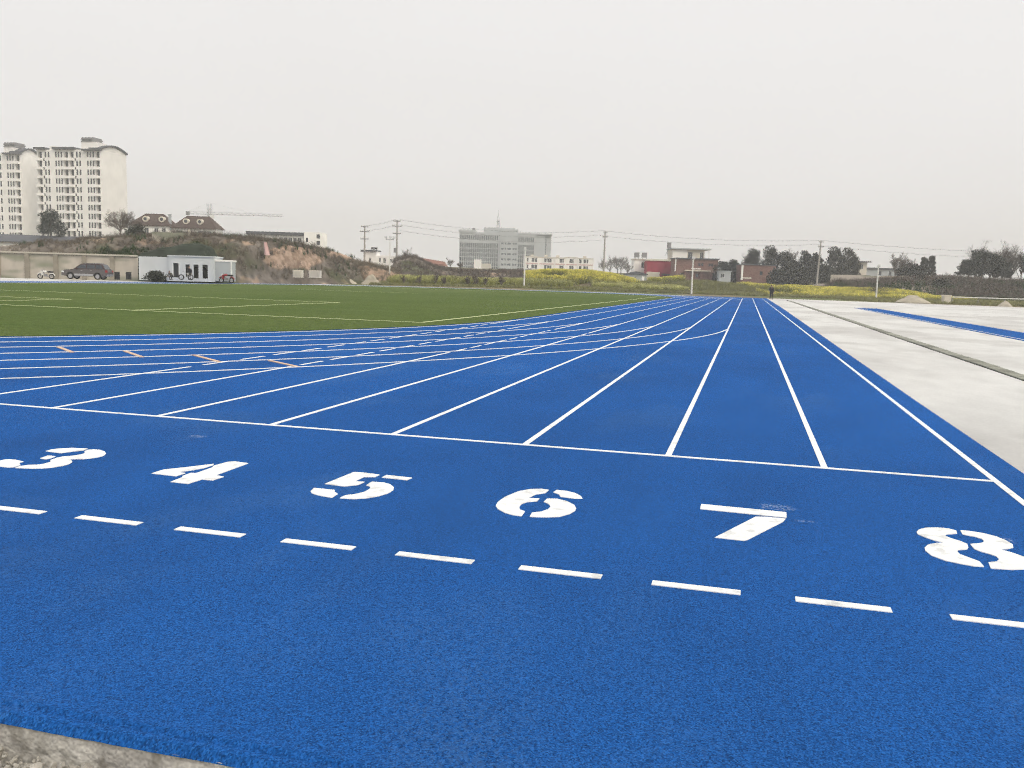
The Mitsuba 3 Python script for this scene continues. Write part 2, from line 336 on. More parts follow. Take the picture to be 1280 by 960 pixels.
# white lines: 5 cm wide sheets laid on the rubber
ZL = (0.012, 0.016); ZB = (0.012, 0.0195)
def strip(name, x0, y0, x1, y1, w=0.05, mat='m_paint', z=ZL, parent='running_track'):
    return put(f'{parent}__{name}', MB().poly(LineString([(x0, y0), (x1, y1)]).buffer(w / 2, cap_style=2), *z), mat, frame='track')
strip('start_line', -8 * LANE - 0.9, 0.0, 0.025, 0.0, 0.052)
YE = 110.0
dash_zone = {0: (4.0, 19.5), 1: (4.75, 17.0), 2: (8.6, 17.5), 3: (15.6, 16.6)}
for k in range(9):
    x = -(8 - k) * LANE
    y = 0.027 if k < 8 else -4.6
    if k in dash_zone:
        a, b = dash_zone[k]
        strip('lane_line', x, y, x, a)
        q = a + 0.32
        while q < b:
            strip('lane_line_dash', x, q, x, min(q + 0.72, b)); q += 1.02
        strip('lane_line', x, q, x, YE)
    else:
        strip('lane_line', x, y, x, YE)
strip('finish_line', -8 * LANE - 0.025, YE + 0.03, 0.025, YE + 0.03, 0.05)
for k in range(7):
    r = R6 - (6 - k) * LANE
    a = np.linspace(math.radians(200), math.radians(357.5 if k else 359), 120); b = np.linspace(math.radians(3), math.radians(200), 160)
    near = LineString([(CX + r * math.cos(t), CY0 + r * math.sin(t)) for t in a])
    far = LineString([(CX + r * math.cos(t), CY1 + r * math.sin(t)) for t in b if t < math.pi] + [(CX - r, CY1), (CX - r, CY0)])
    put('running_track__bend_line', MB().poly(near.buffer(0.021, cap_style=2), *ZB), 'm_paint', frame='track')
    put('running_track__bend_line', MB().poly(far.buffer(0.024, cap_style=2), *ZB), 'm_paint', frame='track')
# eight dashes behind the numbers
for k in range(11):
    x = -6.112 + 0.645 * k
    strip('waiting_dash', x, -3.145, x + 0.405, -3.145, 0.062)
for k, (x0, y0, x1, y1) in enumerate([(-13.587, 5.639, -12.681, 4.95), (-12.18, 5.601, -11.253, 4.85), (-10.811, 5.585, -9.80, 4.80), (-9.272, 5.395, -8.42, 4.754)]):
    kk = strip('zone_mark', x0, y0, x1, y1, 0.07, 'm_orange_paint', (0.012, 0.0235))
glyphs = {
 '3': [[(-6.997, -1.741), (-7.004, -1.668), (-6.966, -1.608), (-6.910, -1.567), (-6.788, -1.536), (-6.763, -1.607), (-6.803, -1.667), (-6.840, -1.757), (-6.920, -1.750)], [(-6.836, -1.967), (-6.858, -1.866), (-6.788, -1.865), (-6.765, -1.938), (-6.781, -1.979)],
       [(-6.725, -1.646), (-6.754, -1.586), (-6.723, -1.547), (-6.669, -1.546), (-6.599, -1.580), (-6.536, -1.637), (-6.493, -1.712), (-6.490, -1.779), (-6.512, -1.835), (-6.549, -1.874), (-6.604, -1.897), (-6.621, -1.912), (-6.576, -1.943), (-6.537, -1.983), (-6.506, -2.051), (-6.507, -2.116), (-6.531, -2.183), (-6.573, -2.228), (-6.623, -2.256), (-6.691, -2.273), (-6.752, -2.281), (-6.760, -2.228), (-6.741, -2.177), (-6.690, -2.149), (-6.671, -2.105), (-6.678, -2.042), (-6.699, -2.005), (-6.723, -1.993), (-6.741, -1.916), (-6.736, -1.843), (-6.694, -1.809), (-6.676, -1.749), (-6.677, -1.696)],
       [(-7.020, -2.202), (-7.030, -2.132), (-7.014, -2.076), (-6.948, -2.072), (-6.851, -2.099), (-6.845, -2.141), (-6.813, -2.178), (-6.784, -2.195), (-6.772, -2.268), (-6.801, -2.291), (-6.875, -2.286), (-6.960, -2.261)]],
 '4': [[(-5.795, -2.083), (-5.796, -1.947), (-5.709, -1.841), (-5.646, -1.742), (-5.588, -1.655), (-5.567, -1.699), (-5.572, -1.802), (-5.604, -1.896), (-5.657, -1.976), (-5.590, -1.990), (-5.592, -2.093)],
       [(-5.523, -2.247), (-5.534, -2.109), (-5.558, -2.070), (-5.560, -1.971), (-5.525, -1.963), (-5.530, -1.767), (-5.555, -1.705), (-5.538, -1.566), (-5.507, -1.523), (-5.373, -1.543), (-5.369, -1.675), (-5.365, -1.965), (-5.288, -1.987), (-5.294, -2.108), (-5.377, -2.110), (-5.385, -2.252)]],
 '5': [[(-4.562, -1.923), (-4.536, -1.519), (-4.494, -1.509), (-4.331, -1.528), (-4.334, -1.607), (-4.405, -1.636), (-4.407, -1.777), (-4.336, -1.770), (-4.343, -1.867), (-4.411, -1.939)], [(-4.286, -1.605), (-4.285, -1.520), (-4.083, -1.532), (-4.091, -1.614)],
       [(-4.288, -1.860), (-4.298, -1.749), (-4.217, -1.739), (-4.153, -1.769), (-4.093, -1.843), (-4.069, -1.908), (-4.066, -2.008), (-4.094, -2.103), (-4.144, -2.177), (-4.206, -2.220), (-4.298, -2.237), (-4.299, -2.156), (-4.249, -2.100), (-4.222, -2.021), (-4.226, -1.941), (-4.237, -1.900), (-4.261, -1.871)],
       [(-4.550, -2.142), (-4.574, -2.049), (-4.420, -2.053), (-4.402, -2.097), (-4.358, -2.137), (-4.347, -2.243), (-4.457, -2.218), (-4.517, -2.185)]],
 '6': [[(-3.181, -1.793), (-3.155, -1.678), (-3.107, -1.622), (-3.102, -1.525), (-3.153, -1.515), (-3.228, -1.551), (-3.287, -1.643), (-3.329, -1.817), (-3.337, -1.957), (-3.324, -2.056), (-3.287, -2.131), (-3.224, -2.197), (-3.165, -2.230), (-3.112, -2.233), (-3.119, -2.120), (-3.157, -2.093), (-3.178, -2.038), (-3.184, -1.963), (-3.163, -1.894), (-3.107, -1.854), (-3.109, -1.773)],
       [(-3.061, -1.583), (-3.054, -1.506), (-2.980, -1.513), (-2.911, -1.553), (-2.865, -1.621), (-2.844, -1.678), (-2.897, -1.698), (-2.993, -1.680), (-3.012, -1.622)],
       [(-3.064, -1.856), (-3.062, -1.763), (-3.000, -1.744), (-2.926, -1.783), (-2.866, -1.854), (-2.838, -1.933), (-2.833, -1.994), (-2.849, -2.073), (-2.892, -2.161), (-2.973, -2.208), (-3.064, -2.227), (-3.072, -2.130), (-3.025, -2.092), (-2.998, -2.019), (-2.996, -1.955), (-3.018, -1.899), (-3.053, -1.860)]],
 '7': [[(-2.096, -1.534), (-1.572, -1.548), (-1.575, -1.684), (-2.096, -1.665)], [(-1.759, -1.730), (-1.696, -1.711), (-1.582, -1.710), (-1.599, -1.787), (-1.803, -2.250), (-1.825, -2.284), (-1.984, -2.277)]],
 '8': [[(-0.849, -1.740), (-0.827, -1.678), (-0.781, -1.621), (-0.714, -1.587), (-0.648, -1.584), (-0.612, -1.619), (-0.621, -1.687), (-0.688, -1.730), (-0.702, -1.770), (-0.674, -1.816), (-0.639, -1.850), (-0.614, -1.901), (-0.625, -1.973), (-0.642, -2.017), (-0.691, -2.044), (-0.704, -2.086), (-0.699, -2.130), (-0.669, -2.174), (-0.629, -2.229), (-0.627, -2.322), (-0.676, -2.331), (-0.737, -2.311), (-0.807, -2.276), (-0.857, -2.206), (-0.871, -2.119), (-0.863, -2.060), (-0.832, -1.991), (-0.782, -1.943), (-0.736, -1.920), (-0.783, -1.893), (-0.825, -1.837), (-0.851, -1.784)],
       [(-0.586, -1.598), (-0.527, -1.603), (-0.463, -1.624), (-0.411, -1.673), (-0.377, -1.743), (-0.363, -1.818), (-0.377, -1.882), (-0.406, -1.915), (-0.459, -1.950), (-0.415, -1.990), (-0.369, -2.056), (-0.338, -2.133), (-0.336, -2.192), (-0.367, -2.250), (-0.430, -2.295), (-0.502, -2.325), (-0.601, -2.340), (-0.586, -2.231), (-0.541, -2.201), (-0.515, -2.153), (-0.516, -2.100), (-0.542, -2.064), (-0.578, -2.031), (-0.599, -1.992), (-0.598, -1.895), (-0.531, -1.850), (-0.507, -1.811), (-0.505, -1.760), (-0.538, -1.720), (-0.582, -1.705), (-0.594, -1.688)]]}
for ch, pieces in glyphs.items():
    m = MB()
    for pts in pieces:
        P = Polygon(pts).buffer(0)
        P = P.buffer(0.006).buffer(-0.012).buffer(0.006, quad_segs=6) if ch in '3568' else P
        m.poly(P if not P.is_empty else Polygon(pts).buffer(0), *ZL)
    k = put('running_track__lane_number', m, 'm_paint', frame='track')
    labels[k] = {'label': f'white stencilled number {ch} painted in its lane behind the start line'}

# infield
turf = Polygon(oval(26.42))
structure(put('football_pitch', MB().poly(turf, 0.0, 0.025), 'm_turf', frame='track'))
TZ = (0.025, 0.030)
for x0, y0, x1, y1 in [(-11.7, 18.6, -61.2, 18.6), (-11.7, 18.65, -11.9, 99.5), (-61.2, 18.65, -61.2, 99.5), (-22.3, 18.65, -22.3, 34.5), (-50.6, 18.65, -50.6, 34.5), (-22.25, 34.5, -50.65, 34.5),
                       (-30.9, 18.65, -30.9, 25.4), (-42.0, 18.65, -42.0, 25.4), (-30.85, 25.45, -42.05, 25.45), (-30.3, 67.5, -42.7, 67.5), (-11.9, 99.6, -61.2, 99.6)]:
    strip('pitch_line', x0, y0, x1, y1, 0.12, 'm_turf_line', TZ, 'football_pitch')

# covered drain along the right-hand pavement
dm = MB()
dm.poly(sbox(2.60, -5.0, 2.92, 104), 0.002, 0.006)
structure(put('drainage_channel', dm, 'm_dark', frame='track'))
def f_cover(p, n, uv): return mi.Color3f(0.19, 0.195, 0.17) * (0.5 + 0.5 * noise(p.x * 40, p.y * 40) + 0.5 * cell_rand(1.0, p.y / 0.5, 3.0))
scene['m_cover'] = principled(mikit.proc(f_cover), 0.9, 0.2)
for k in range(186):
    y = 6 + k * 0.5; h = 0.012 + 0.010 * rng.random()
    m = MB()
    m.box(2.62 + rng.uniform(-.01, .01), 2.90 + rng.uniform(-.01, .01), y + 0.01, y + 0.49, 0.006, h + 0.006)
    put('drainage_channel__cover_plate', m, 'm_cover', frame='track')
# blue long-jump runway
structure(put('jump_runway', MB().poly(sbox(6.45, 3.0, 8.2, 68), 0.0, 0.012), 'm_rubber', frame='track'))
strip('runway_line', 6.62, 3.0, 6.62, 68, 0.05, 'm_paint', ZL, 'jump_runway')

# ------------------------------------------------------------------ building tools (own frame: x along the front, y away from the viewer, z up)
def facade(mb, p0, p1, z0, z1, ops, depth0=0.15):
    """A wall face from p0 to p1 (outside on the right hand) with real openings (s0, s1, z0, z1) and their reveals."""
    p0, p1 = np.array(p0, float), np.array(p1, float); L = np.linalg.norm(p1 - p0); d = (p1 - p0) / L; n = np.array([d[1], -d[0]])
    def P(s, z, k=0.0): q = p0 + d * s - n * k; return (q[0], q[1], z)
    S = sorted({0.0, L} | {round(o[k], 4) for o in ops for k in (0, 1)}); Zs = sorted({z0, z1} | {round(o[k], 4) for o in ops for k in (2, 3)})
    for a, b in zip(S[:-1], S[1:]):
        zz = z0
        cut = sorted((o[2], o[3]) for o in ops if o[0] < (a + b) / 2 < o[1])
        for c0, c1 in cut + [(z1, z1)]:
            if c0 - zz > 1e-4: mb.add([P(a, zz), P(b, zz), P(b, c0), P(a, c0)], [(0, 1, 2, 3)])
            zz = c1
    for o in ops:
        a, b, c0, c1 = o[:4]; depth = o[4] if len(o) > 4 else depth0
        for q in ([P(a, c0), P(a, c0, depth), P(a, c1, depth), P(a, c1)], [P(b, c0), P(b, c1), P(b, c1, depth), P(b, c0, depth)],
                  [P(a, c0), P(b, c0), P(b, c0, depth), P(a, c0, depth)], [P(a, c1), P(a, c1, depth), P(b, c1, depth), P(b, c1)]):
            mb.add(q, [(0, 1, 2, 3)])
def panes(key, p0, p1, ops, place, mat='m_glass', name='window', depth=0.15, frame_mat=None, fw=0.06):
    p0, p1 = np.array(p0, float), np.array(p1, float); L = np.linalg.norm(p1 - p0); d = (p1 - p0) / L; n = np.array([d[1], -d[0]])
    out = []
    for a, b, c0, c1 in ops:
        def slab_(a, b, c0, c1, k0, k1, m):
            q = [p0 + d * s - n * k for k in (k0, k1) for s in (a, b)]
            v = [(q[i][0], q[i][1], z) for z in (c0, c1) for i in range(4)]
            m.add(v, [(0, 2, 3, 1), (4, 5, 7, 6), (0, 1, 5, 4), (2, 6, 7, 3), (0, 4, 6, 2), (1, 3, 7, 5)])
        m = MB(); slab_(a - .03, b + .03, c0 - .03, c1 + .03, depth, depth + 0.06, m)
        k = put(f'{key}__{name}', m, mat, place); out.append(k)
        if frame_mat:
            m = MB(); e = depth - 0.04
            slab_(a, a + fw, c0, c1, e, depth - .002, m); slab_(b - fw, b, c0, c1, e, depth - .002, m)
            slab_(a + fw, b - fw, c0, c0 + fw, e, depth - .002, m); slab_(a + fw, b - fw, c1 - fw, c1, e, depth - .002, m)
            mid = (a + b) / 2; slab_(mid - fw / 2, mid + fw / 2, c0 + fw, c1 - fw, e, depth - .002, m)
            put(f'{k}__frame', m, frame_mat, place)
    return out
def block(key, w, dp, z0, z1, place, mat, front=(), right=(), left=(), x0=0.0, y0=0.0, name='wall', glass='m_glass', frame_mat=None, depth=0.15, win='window', opens=()):
    m = MB(); front = list(front); c = [(x0, y0), (x0 + w, y0), (x0 + w, y0 + dp), (x0, y0 + dp)]
    facade(m, c[0], c[1], z0, z1, front + list(opens), depth); facade(m, c[1], c[2], z0, z1, list(right), depth); facade(m, c[2], c[3], z0, z1, []); facade(m, c[3], c[0], z0, z1, list(left), depth)
    m.add([(x, y, z1) for x, y in c], [(0, 1, 2, 3)])
    k = put(f'{key}__{name}', m, mat, place)
    panes(key, c[0], c[1], front, place, glass, win, depth, frame_mat); panes(key, c[1], c[2], right, place, glass, win, depth, frame_mat); panes(key, c[3], c[0], left, place, glass, win, depth, frame_mat)
    return k
def part(key, name, mat, place, fn, smooth=False):
    m = MB(); fn(m); return put(f'{key}__{name}', m, mat, place, smooth)

# ------------------------------------------------------------------ tall white apartment blocks on the left
def apartments(key, place, cols, balc, stairs, L, D, ztop, zbot, towers):
    rows = [ztop - 3.0 * k - 2.6 for k in range(10)]
    ops = []
    for s0, n, w, g in cols:
        for q in range(n):
            a = s0 + q * (w + g)
            ops += [(a, a + w, r, r + 1.9) for r in rows]
    ops += [(s, s + 0.6, r - 1.2, r - 0.3) for s in stairs for r in rows]
    bops = [(s, s + 1.7, r - 0.5, r + 2.0, 1.0) for s in balc for r in rows]
    m = MB()
    c = [(-L, 0), (0, 0), (0, D), (-L, D)]
    facade(m, c[0], c[1], zbot, ztop, ops + bops, 0.12)
    for q in (1, 2, 3): facade(m, c[q], c[(q + 1) % 4], zbot, ztop, [])
    m.add([(x, y, ztop) for x, y in c], [(0, 1, 2, 3)])
    # low gable over the end wall
    t = np.linspace(0, 1, 9); arch = 1.7 * np.sin(np.pi * np.clip(t * 1.0, 0, 1))
    ga = np.column_stack([np.zeros(9), t * D, ztop + arch]); gb = ga.copy(); gb[:, 0] = -4.0
    for q in range(8): m.add([ga[q], ga[q + 1], gb[q + 1], gb[q]], [(0, 1, 2, 3)])
    m.add(np.vstack([ga, [(0, 0, ztop)]]), [(9, q, q + 1) for q in range(8)])
    put(f'{key}__wall', m, 'm_white', place)
    panes(key, c[0], c[1], ops, place, 'm_glass', 'window', 0.12)
    panes(key, c[0], c[1], [o[:4] for o in bops], place, 'm_glass', 'balcony_door', 1.0)
    for s in balc:
        for r in rows:
            part(key, 'balcony', 'm_white', place, lambda m: (m.box(-L + s - 0.15, -L + s + 1.85, -0.9, -0.003, r - 1.0, r - 0.25), m.box(-L + s - 0.2, -L + s + 1.9, -1.0, -0.003, r - 1.15, r - 1.003 + .05)))
    # roof slab that arches over the end wall
    m = MB()
    for q in range(8):
        for e in (0,):
            a, b = ga[q], ga[q + 1]
            v = [(x, p[1], p[2] + dz) for dz in (0.05, 0.6) for p in (a, b) for x in (-4.6, 0.7)]
            m.add(v, [(0, 1, 3, 2), (4, 6, 7, 5), (0, 4, 5, 1), (2, 3, 7, 6), (0, 2, 6, 4), (1, 5, 7, 3)])
    m.box(0 - 6.5, 0.7, -1.3, 0.0, ztop - 0.5, ztop + 0.1)
    put(f'{key}__roof', m, 'm_roof_grey', place)
    for a, b in ((-L - 0.4, -L + 3.9), (-L + 7.0, -L + 15.6)):
        part(key, 'eave', 'm_roof_grey', place, lambda m: m.box(max(a, -L - .4), b, -1.2, 3.0, ztop + 0.02, ztop + 0.75))
    for (a, b, h, slat) in towers:
        part(key, 'lift_tower', 'm_white', place, lambda m: m.box(-L + a, -L + b, 0.4, 6.0, ztop - .5, ztop + h))
        if slat:
            part(key, 'roof_pergola', 'm_metal_grey', place, lambda m: [m.box(-L + a, -L + a + 4.4, 0.2, 5.8, ztop + h + 0.003 + q * .8, ztop + h + 0.45 + q * .8) for q in range(2)] + [m.box(-L + a + .1 + q * 1.3, -L + a + .4 + q * 1.3, 0.5, 5.4, ztop + h + 0.4, ztop + h + 1.7) for q in range(4)])
k = thing('apartment_block', 'tall white apartment block nearest the bare tree, its blank end wall facing right', 'apartment block')
apartments(k, (-143.47, 306.49, 13.02, -12), [(3.1, 2, 0.75, 0.5), (7.3, 3, 0.7, 0.4), (15.6, 2, 0.75, 0.5), (19.9, 3, 0.7, 0.4)], (0.35, 10.8, 13.0, 23.2), (2.45, 15.0), 25.2, 14.0, 29.0, -6.0, ((4.9, 7.1, 1.3, False), (17.6, 23.6, 2.6, True)))
k = thing('apartment_block', 'tall white apartment block cut off by the left edge, behind the dark pine', 'apartment block')
apartments(k, (-176.01, 315.50, 12.56, -12), [(17.4, 2, 0.75, 0.5), (21.7, 3, 0.7, 0.4), (3.2, 2, 0.75, 0.5), (7.6, 3, 0.7, 0.4), (13.4, 1, .75, .5)], (0.4, 11.3, 25.3), (16.6, 6.0), 27.4, 9.0, 28.6, -6.0, ((20.4, 24.6, 2.2, True),))

# ------------------------------------------------------------------ earth banks and mounds
def grid_mesh(us, vs, fz):
    U, V = np.meshgrid(us, vs); Z = fz(U, V); ny, nx = U.shape
    i, j = np.meshgrid(np.arange(nx - 1), np.arange(ny - 1)); a = (j * nx + i).ravel()
    return MB().add(np.column_stack([U.ravel(), V.ravel(), Z.ravel()]), np.column_stack([a, a + 1, a + nx + 1, a + nx]))
def ridge(key, crest, v0, v1, v2, mat, du=0.5, dv=0.5, rough=0.6, freq=0.35, seed=1, steep=1.0, foot=-0.4, v3=None, gully=0.0, shift=None):
    """A bank whose crest runs along crest = [(u, z)] at distance v1..v2, rising from v0 and falling to v3."""
    cu, cz = np.array(crest).T; v3 = v3 or v2 + (v1 - v0) * 1.5
    def fz(U, V):
        if shift: V = V - np.interp(U, *shift)
        n1 = meshkit.fbm(np.stack([U * freq, V * freq, U * 0], -1), 4, seed) - 0.5
        n2 = meshkit.fbm(np.stack([U * 0.55, U * 0 + 3, V * 0.08], -1), 3, seed + 7) - 0.5
        t = np.clip((V + n2 * gully - v0) / (v1 - v0), 0, 1) ** steep; t = t * t * (3 - 2 * t)
        b = np.clip((v3 - V) / (v3 - v2), 0, 1); b = b * b * (3 - 2 * b)
        e = np.minimum(np.clip((U - cu[0]) / 3, 0, 1), np.clip((cu[-1] - U) / 3, 0, 1))
        z = np.interp(U, cu, cz)
        return foot + (z - foot) * t * b * e + rough * n1 * np.minimum(1, 4 * t * b * (1.05 - 0.5 * t)) * e
    us = np.arange(cu[0], cu[-1] + du, du); vs = np.arange(v0 - 1, v3 + (max(shift[1]) if shift else 0) + dv, dv)
    k = put(key, grid_mesh(us, vs, fz), mat, smooth=True)
    return structure(k), fz
_, bank_z = ridge('earth_bank', [(-79.61, 3.87), (-70.32, 4.25), (-65.68, 4.85), (-62.20, 5.29), (-57.56, 5.77), (-52.92, 6.02), (-47.69, 6.40), (-43.62, 6.40), (-40.12, 6.26), (-34.88, 5.83), (-33.21, 5.56), (-31.51, 4.45), (-28.97, 2.96), (-27.14, 1.62), (-25.11, 0.53)],
                  113, 126, 150, 'm_bank', rough=0.8, freq=0.45, seed=3, gully=5.0, v3=240, shift=([-37, -33.5, -31, -27], [0, 10, 23, 30]))
_, heap_z = ridge('netted_heap', [(-50.88, 1.49), (-48.86, 2.98), (-47.34, 3.64), (-45.29, 4.31), (-42.53, 4.79), (-40.67, 4.95), (-39.22, 4.68), (-38.07, 3.90), (-36.26, 1.90)], 109.6, 112.5, 114, 'm_net', rough=0.25, freq=0.8, seed=8, v3=119, du=.3, dv=.3)
_, b2_z = ridge('low_earth_bank', [(-33.81, 1.33), (-31.45, 3.50), (-27.82, 3.45), (-24.78, 2.78), (-21.74, 2.12), (-19.45, 1.43)], 154, 164, 171, 'm_clay', rough=0.7, seed=15, v3=190)
_, b3_z = ridge('ploughed_mound', [(-28.79, 1.26), (-25.39, 5.38), (-22.23, 5.82), (-20.09, 4.83), (-17.42, 3.68), (-13.71, 3.09), (-7.73, 2.91), (-0.70, 3.11), (4.93, 3.09), (9.87, 2.53)], 170, 190, 205, 'm_bank', rough=1.2, seed=21, v3=235, du=.8, dv=.8)
_, b4_z = ridge('rape_mound', [(-2.92, 0.52), (0.20, 1.86), (5.69, 2.48), (13.57, 2.55), (19.10, 2.08), (23.06, 1.10), (29.38, 0.81), (35.66, 1.61), (41.18, 1.30), (45.91, 1.12), (56.16, 0.78), (71.92, 0.91), (78.24, 0.31)], 152, 170, 182, 'm_earth', rough=0.5, seed=25, v3=215, du=.8, dv=.8)
_, b5_z = ridge('scrub_bank', [(63.75, 1.63), (68.95, 2.47), (81.11, 3.33), (89.80, 3.75), (100.26, 3.35), (112.44, 3.35), (124.63, 3.35), (142.04, 3.15)], 158, 178, 196, 'm_bank', rough=1.0, seed=31, v3=230, du=.8, dv=.8)

# ------------------------------------------------------------------ vegetation tools
def leaf_quads(P, size, rng, flat=0.0):
    n = len(P); a = rng.normal(size=(n, 3)); a[:, 2] *= (1 - flat); a /= np.linalg.norm(a, axis=1, keepdims=True)
    b = np.cross(a, rng.normal(size=(n, 3))); b /= np.linalg.norm(b, axis=1, keepdims=True)
    s = size * rng.uniform(0.6, 1.3, (n, 1)); w = s * rng.uniform(0.35, 0.7, (n, 1))
    v = np.stack([P - a * s, P + b * w, P + a * s, P - b * w], 1).reshape(-1, 3)
    q = np.arange(n)[:, None] * 4 + np.arange(4); return v, q
def branch_mesh(mb, rng, p, d, L, r, depth, tips, spread=0.6, up=0.15, minr=0.012, kids=(2, 4)):
    n = 3; pts = [np.array(p, float)]; dd = np.array(d, float)
    for i in range(n):
        dd = dd + rng.normal(size=3) * 0.13 + [0, 0, up * 0.3]; dd /= np.linalg.norm(dd); pts.append(pts[-1] + dd * L / n)
    for i in range(n):
        mb.bar(pts[i], pts[i + 1], max(minr, r * (1 - 0.45 * i / n)), max(minr, r * (1 - 0.45 * (i + 1) / n)), 5 if r > 0.06 else 3)
    if depth == 0: tips.append(pts[-1]); return
    for k in range(rng.integers(*kids) + (1 if depth > 1 else 0)):
        t = rng.uniform(0.35, 1.0); i = min(n - 1, int(t * n)); q = pts[i] + (pts[i + 1] - pts[i]) * (t * n - i)
        nd = dd + rng.normal(size=3) * spread; nd[2] += up; nd /= np.linalg.norm(nd)
        branch_mesh(mb, rng, q, nd, L * rng.uniform(0.5, 0.78), r * 0.55, depth - 1, tips, spread, up, minr, kids)
    tips.append(pts[-1])
def bare_tree(name, label, u, v, z, h, seed, group=None, spread=0.5, depth=4, upb=0.3, cat='tree', minr=0.016, twig='m_twig', limbs=8):
    rng = np.random.default_rng(seed); k = thing(name, label, cat, group)
    t = MB(); tips = []; top = h * 0.42
    pts = [np.zeros(3)]
    for i in range(4): pts.append(pts[-1] + [rng.normal() * 0.05 * h / 4, rng.normal() * 0.05 * h / 4, top / 4])
    r0 = 0.022 * h + 0.03
    for i in range(4): t.bar(pts[i], pts[i + 1], r0 * (1 - 0.12 * i), r0 * (1 - 0.12 * (i + 1)), 7)
    put(f'{k}__trunk', t, 'm_bark', (u, v, z - 0.3))
    c = MB()
    for i in range(limbs):
        q = pts[-1] * rng.uniform(0.55, 1.0); a = rng.uniform(0, 6.28)
        d = np.array([math.cos(a) * spread, math.sin(a) * spread, rng.uniform(0.5, 1.0)]); d /= np.linalg.norm(d)
        branch_mesh(c, rng, q, d, h * 0.36 * rng.uniform(0.7, 1.1), r0 * 0.5, depth - 1, tips, 0.55, upb, minr)
    put(f'{k}__crown', c, twig, (u, v, z - 0.3)); return k
def leafy_tree(name, label, u, v, z, h, w, seed, mat='m_evergreen', n=5200, size=0.22, shape='clumps', base=0.25, group=None, cat='tree', clumps=18):
    rng = np.random.default_rng(seed); k = thing(name, label, cat, group); t = MB()
    r0 = 0.02 * h + 0.03; lean = rng.normal(size=2) * 0.03 * h
    if shape == 'shrub': r0 *= 0.6
    t.bar((0, 0, 0), (lean[0] * .5, lean[1] * .5, h * 0.5), r0, r0 * 0.6, 7); t.bar((lean[0] * .5, lean[1] * .5, h * 0.5), (lean[0], lean[1], h * 0.93), r0 * 0.6, r0 * 0.15, 6)
    C = []
    for i in range(clumps):
        f = (i + 0.5) / clumps; zz = h * (base + (0.96 - base) * f)
        if shape == 'pine': rr = w * 0.5 * (1.0 - f) ** 0.65 * rng.uniform(0.55, 1.15) + 0.12 * w
        elif shape == 'cone': rr = w * 0.5 * (1 - f) ** 0.8 * rng.uniform(0.6, 1.0) + .05 * w
        else: rr = w * 0.5 * math.sin(math.pi * (0.18 + 0.80 * f)) ** 0.7 * rng.uniform(0.45, 1.05)
        a = i * 2.4 + rng.uniform(-0.5, 0.5); c = np.array([math.cos(a) * rr * 0.72 + lean[0] * f, math.sin(a) * rr * 0.72 + lean[1] * f, zz])
        C.append((c, w * rng.uniform(0.13, 0.25) * (0.8 if shape == 'cone' else 1)))
        t.bar((lean[0] * f * .8, lean[1] * f * .8, max(0.15 * h, zz - 0.16 * h)), c, r0 * 0.3, r0 * 0.08, 4)
    for i in range(clumps // 3): C.append((np.array([rng.normal() * w * 0.10, rng.normal() * w * 0.10, h * rng.uniform(base + 0.1, 0.9)]), w * 0.16))
    wgt = np.array([c[1] ** 2 for c in C]); idx = rng.choice(len(C), n, p=wgt / wgt.sum())
    dirs = rng.normal(size=(n, 3)); dirs /= np.linalg.norm(dirs, axis=1, keepdims=True)
    rad = np.array([C[i][1] for i in idx])[:, None] * rng.uniform(0.25, 1.12, (n, 1)) ** 0.6
    P = np.array([C[i][0] for i in idx]) + dirs * rad * [1.15, 1.15, 0.68 if shape == 'pine' else 0.85]
    P = P[P[:, 2] > 0.05]
    vq = leaf_quads(P, size, rng)
    put(f'{k}__trunk', t, 'm_bark', (u, v, z - 0.2)); put(f'{k}__crown', MB().add(*vq), mat, (u, v, z - 0.2)); return k
def scatter(rng, n, u0, u1, v0, v1, fz):
    u = rng.uniform(u0, u1, n); v = rng.uniform(v0, v1, n); return np.column_stack([u, v, fz(u, v)])
def tufts(P, h, w, rng, per=3):
    """Thin upright blades, per at each point."""
    Q = np.repeat(P, per, 0); n = len(Q); a = rng.uniform(0, 6.28, n); d = np.column_stack([np.cos(a), np.sin(a), 0 * a])
    hh = h * rng.uniform(0.6, 1.25, (n, 1)); tip = Q + d * hh * rng.uniform(0.05, 0.5, (n, 1)) + [0, 0, 1] * hh
    s = np.column_stack([-d[:, 1], d[:, 0], d[:, 2]]) * w; off = d * 0.05
    v = np.stack([Q + off - s, Q + off + s, tip + s * 0.3], 1).reshape(-1, 3); return v, np.arange(3 * n).reshape(-1, 3)
def shrubs(key, label, cat, P, rng, h, twigs=26, mat='m_twig', r=0.014, parent=None):
    m = MB(); n = len(P)
    for s in range(twigs):
        d = rng.normal(size=(n, 3)) * [0.5, 0.5, 0.0] + [0, 0, 1]; d /= np.linalg.norm(d, axis=1, keepdims=True)
        L = h * rng.uniform(0.5, 1.15, (n, 1)); q = P + d * L; b0 = P + rng.normal(size=(n, 3)) * [0.25 * h, 0.25 * h, 0]
        side = np.cross(d, rng.normal(size=(n, 3))); side /= np.linalg.norm(side, axis=1, keepdims=True)
        v = np.stack([b0 - side * r, b0 + side * r, q + side * r * 0.5, q - side * r * 0.5], 1).reshape(-1, 3)
        m.add(v, np.arange(4 * n).reshape(-1, 4))
        mid = b0 + (q - b0) * rng.uniform(0.4, 0.8, (n, 1)); q2 = mid + (d + rng.normal(size=(n, 3)) * 0.6) * L * 0.35
        v = np.stack([mid - side * r * .7, mid + side * r * .7, q2 + side * r * 0.3], 1).reshape(-1, 3); m.add(v, np.arange(3 * n).reshape(-1, 3))
    k = put(key, m, mat); stuff(k, label, cat); return k
rng = np.random.default_rng(77)

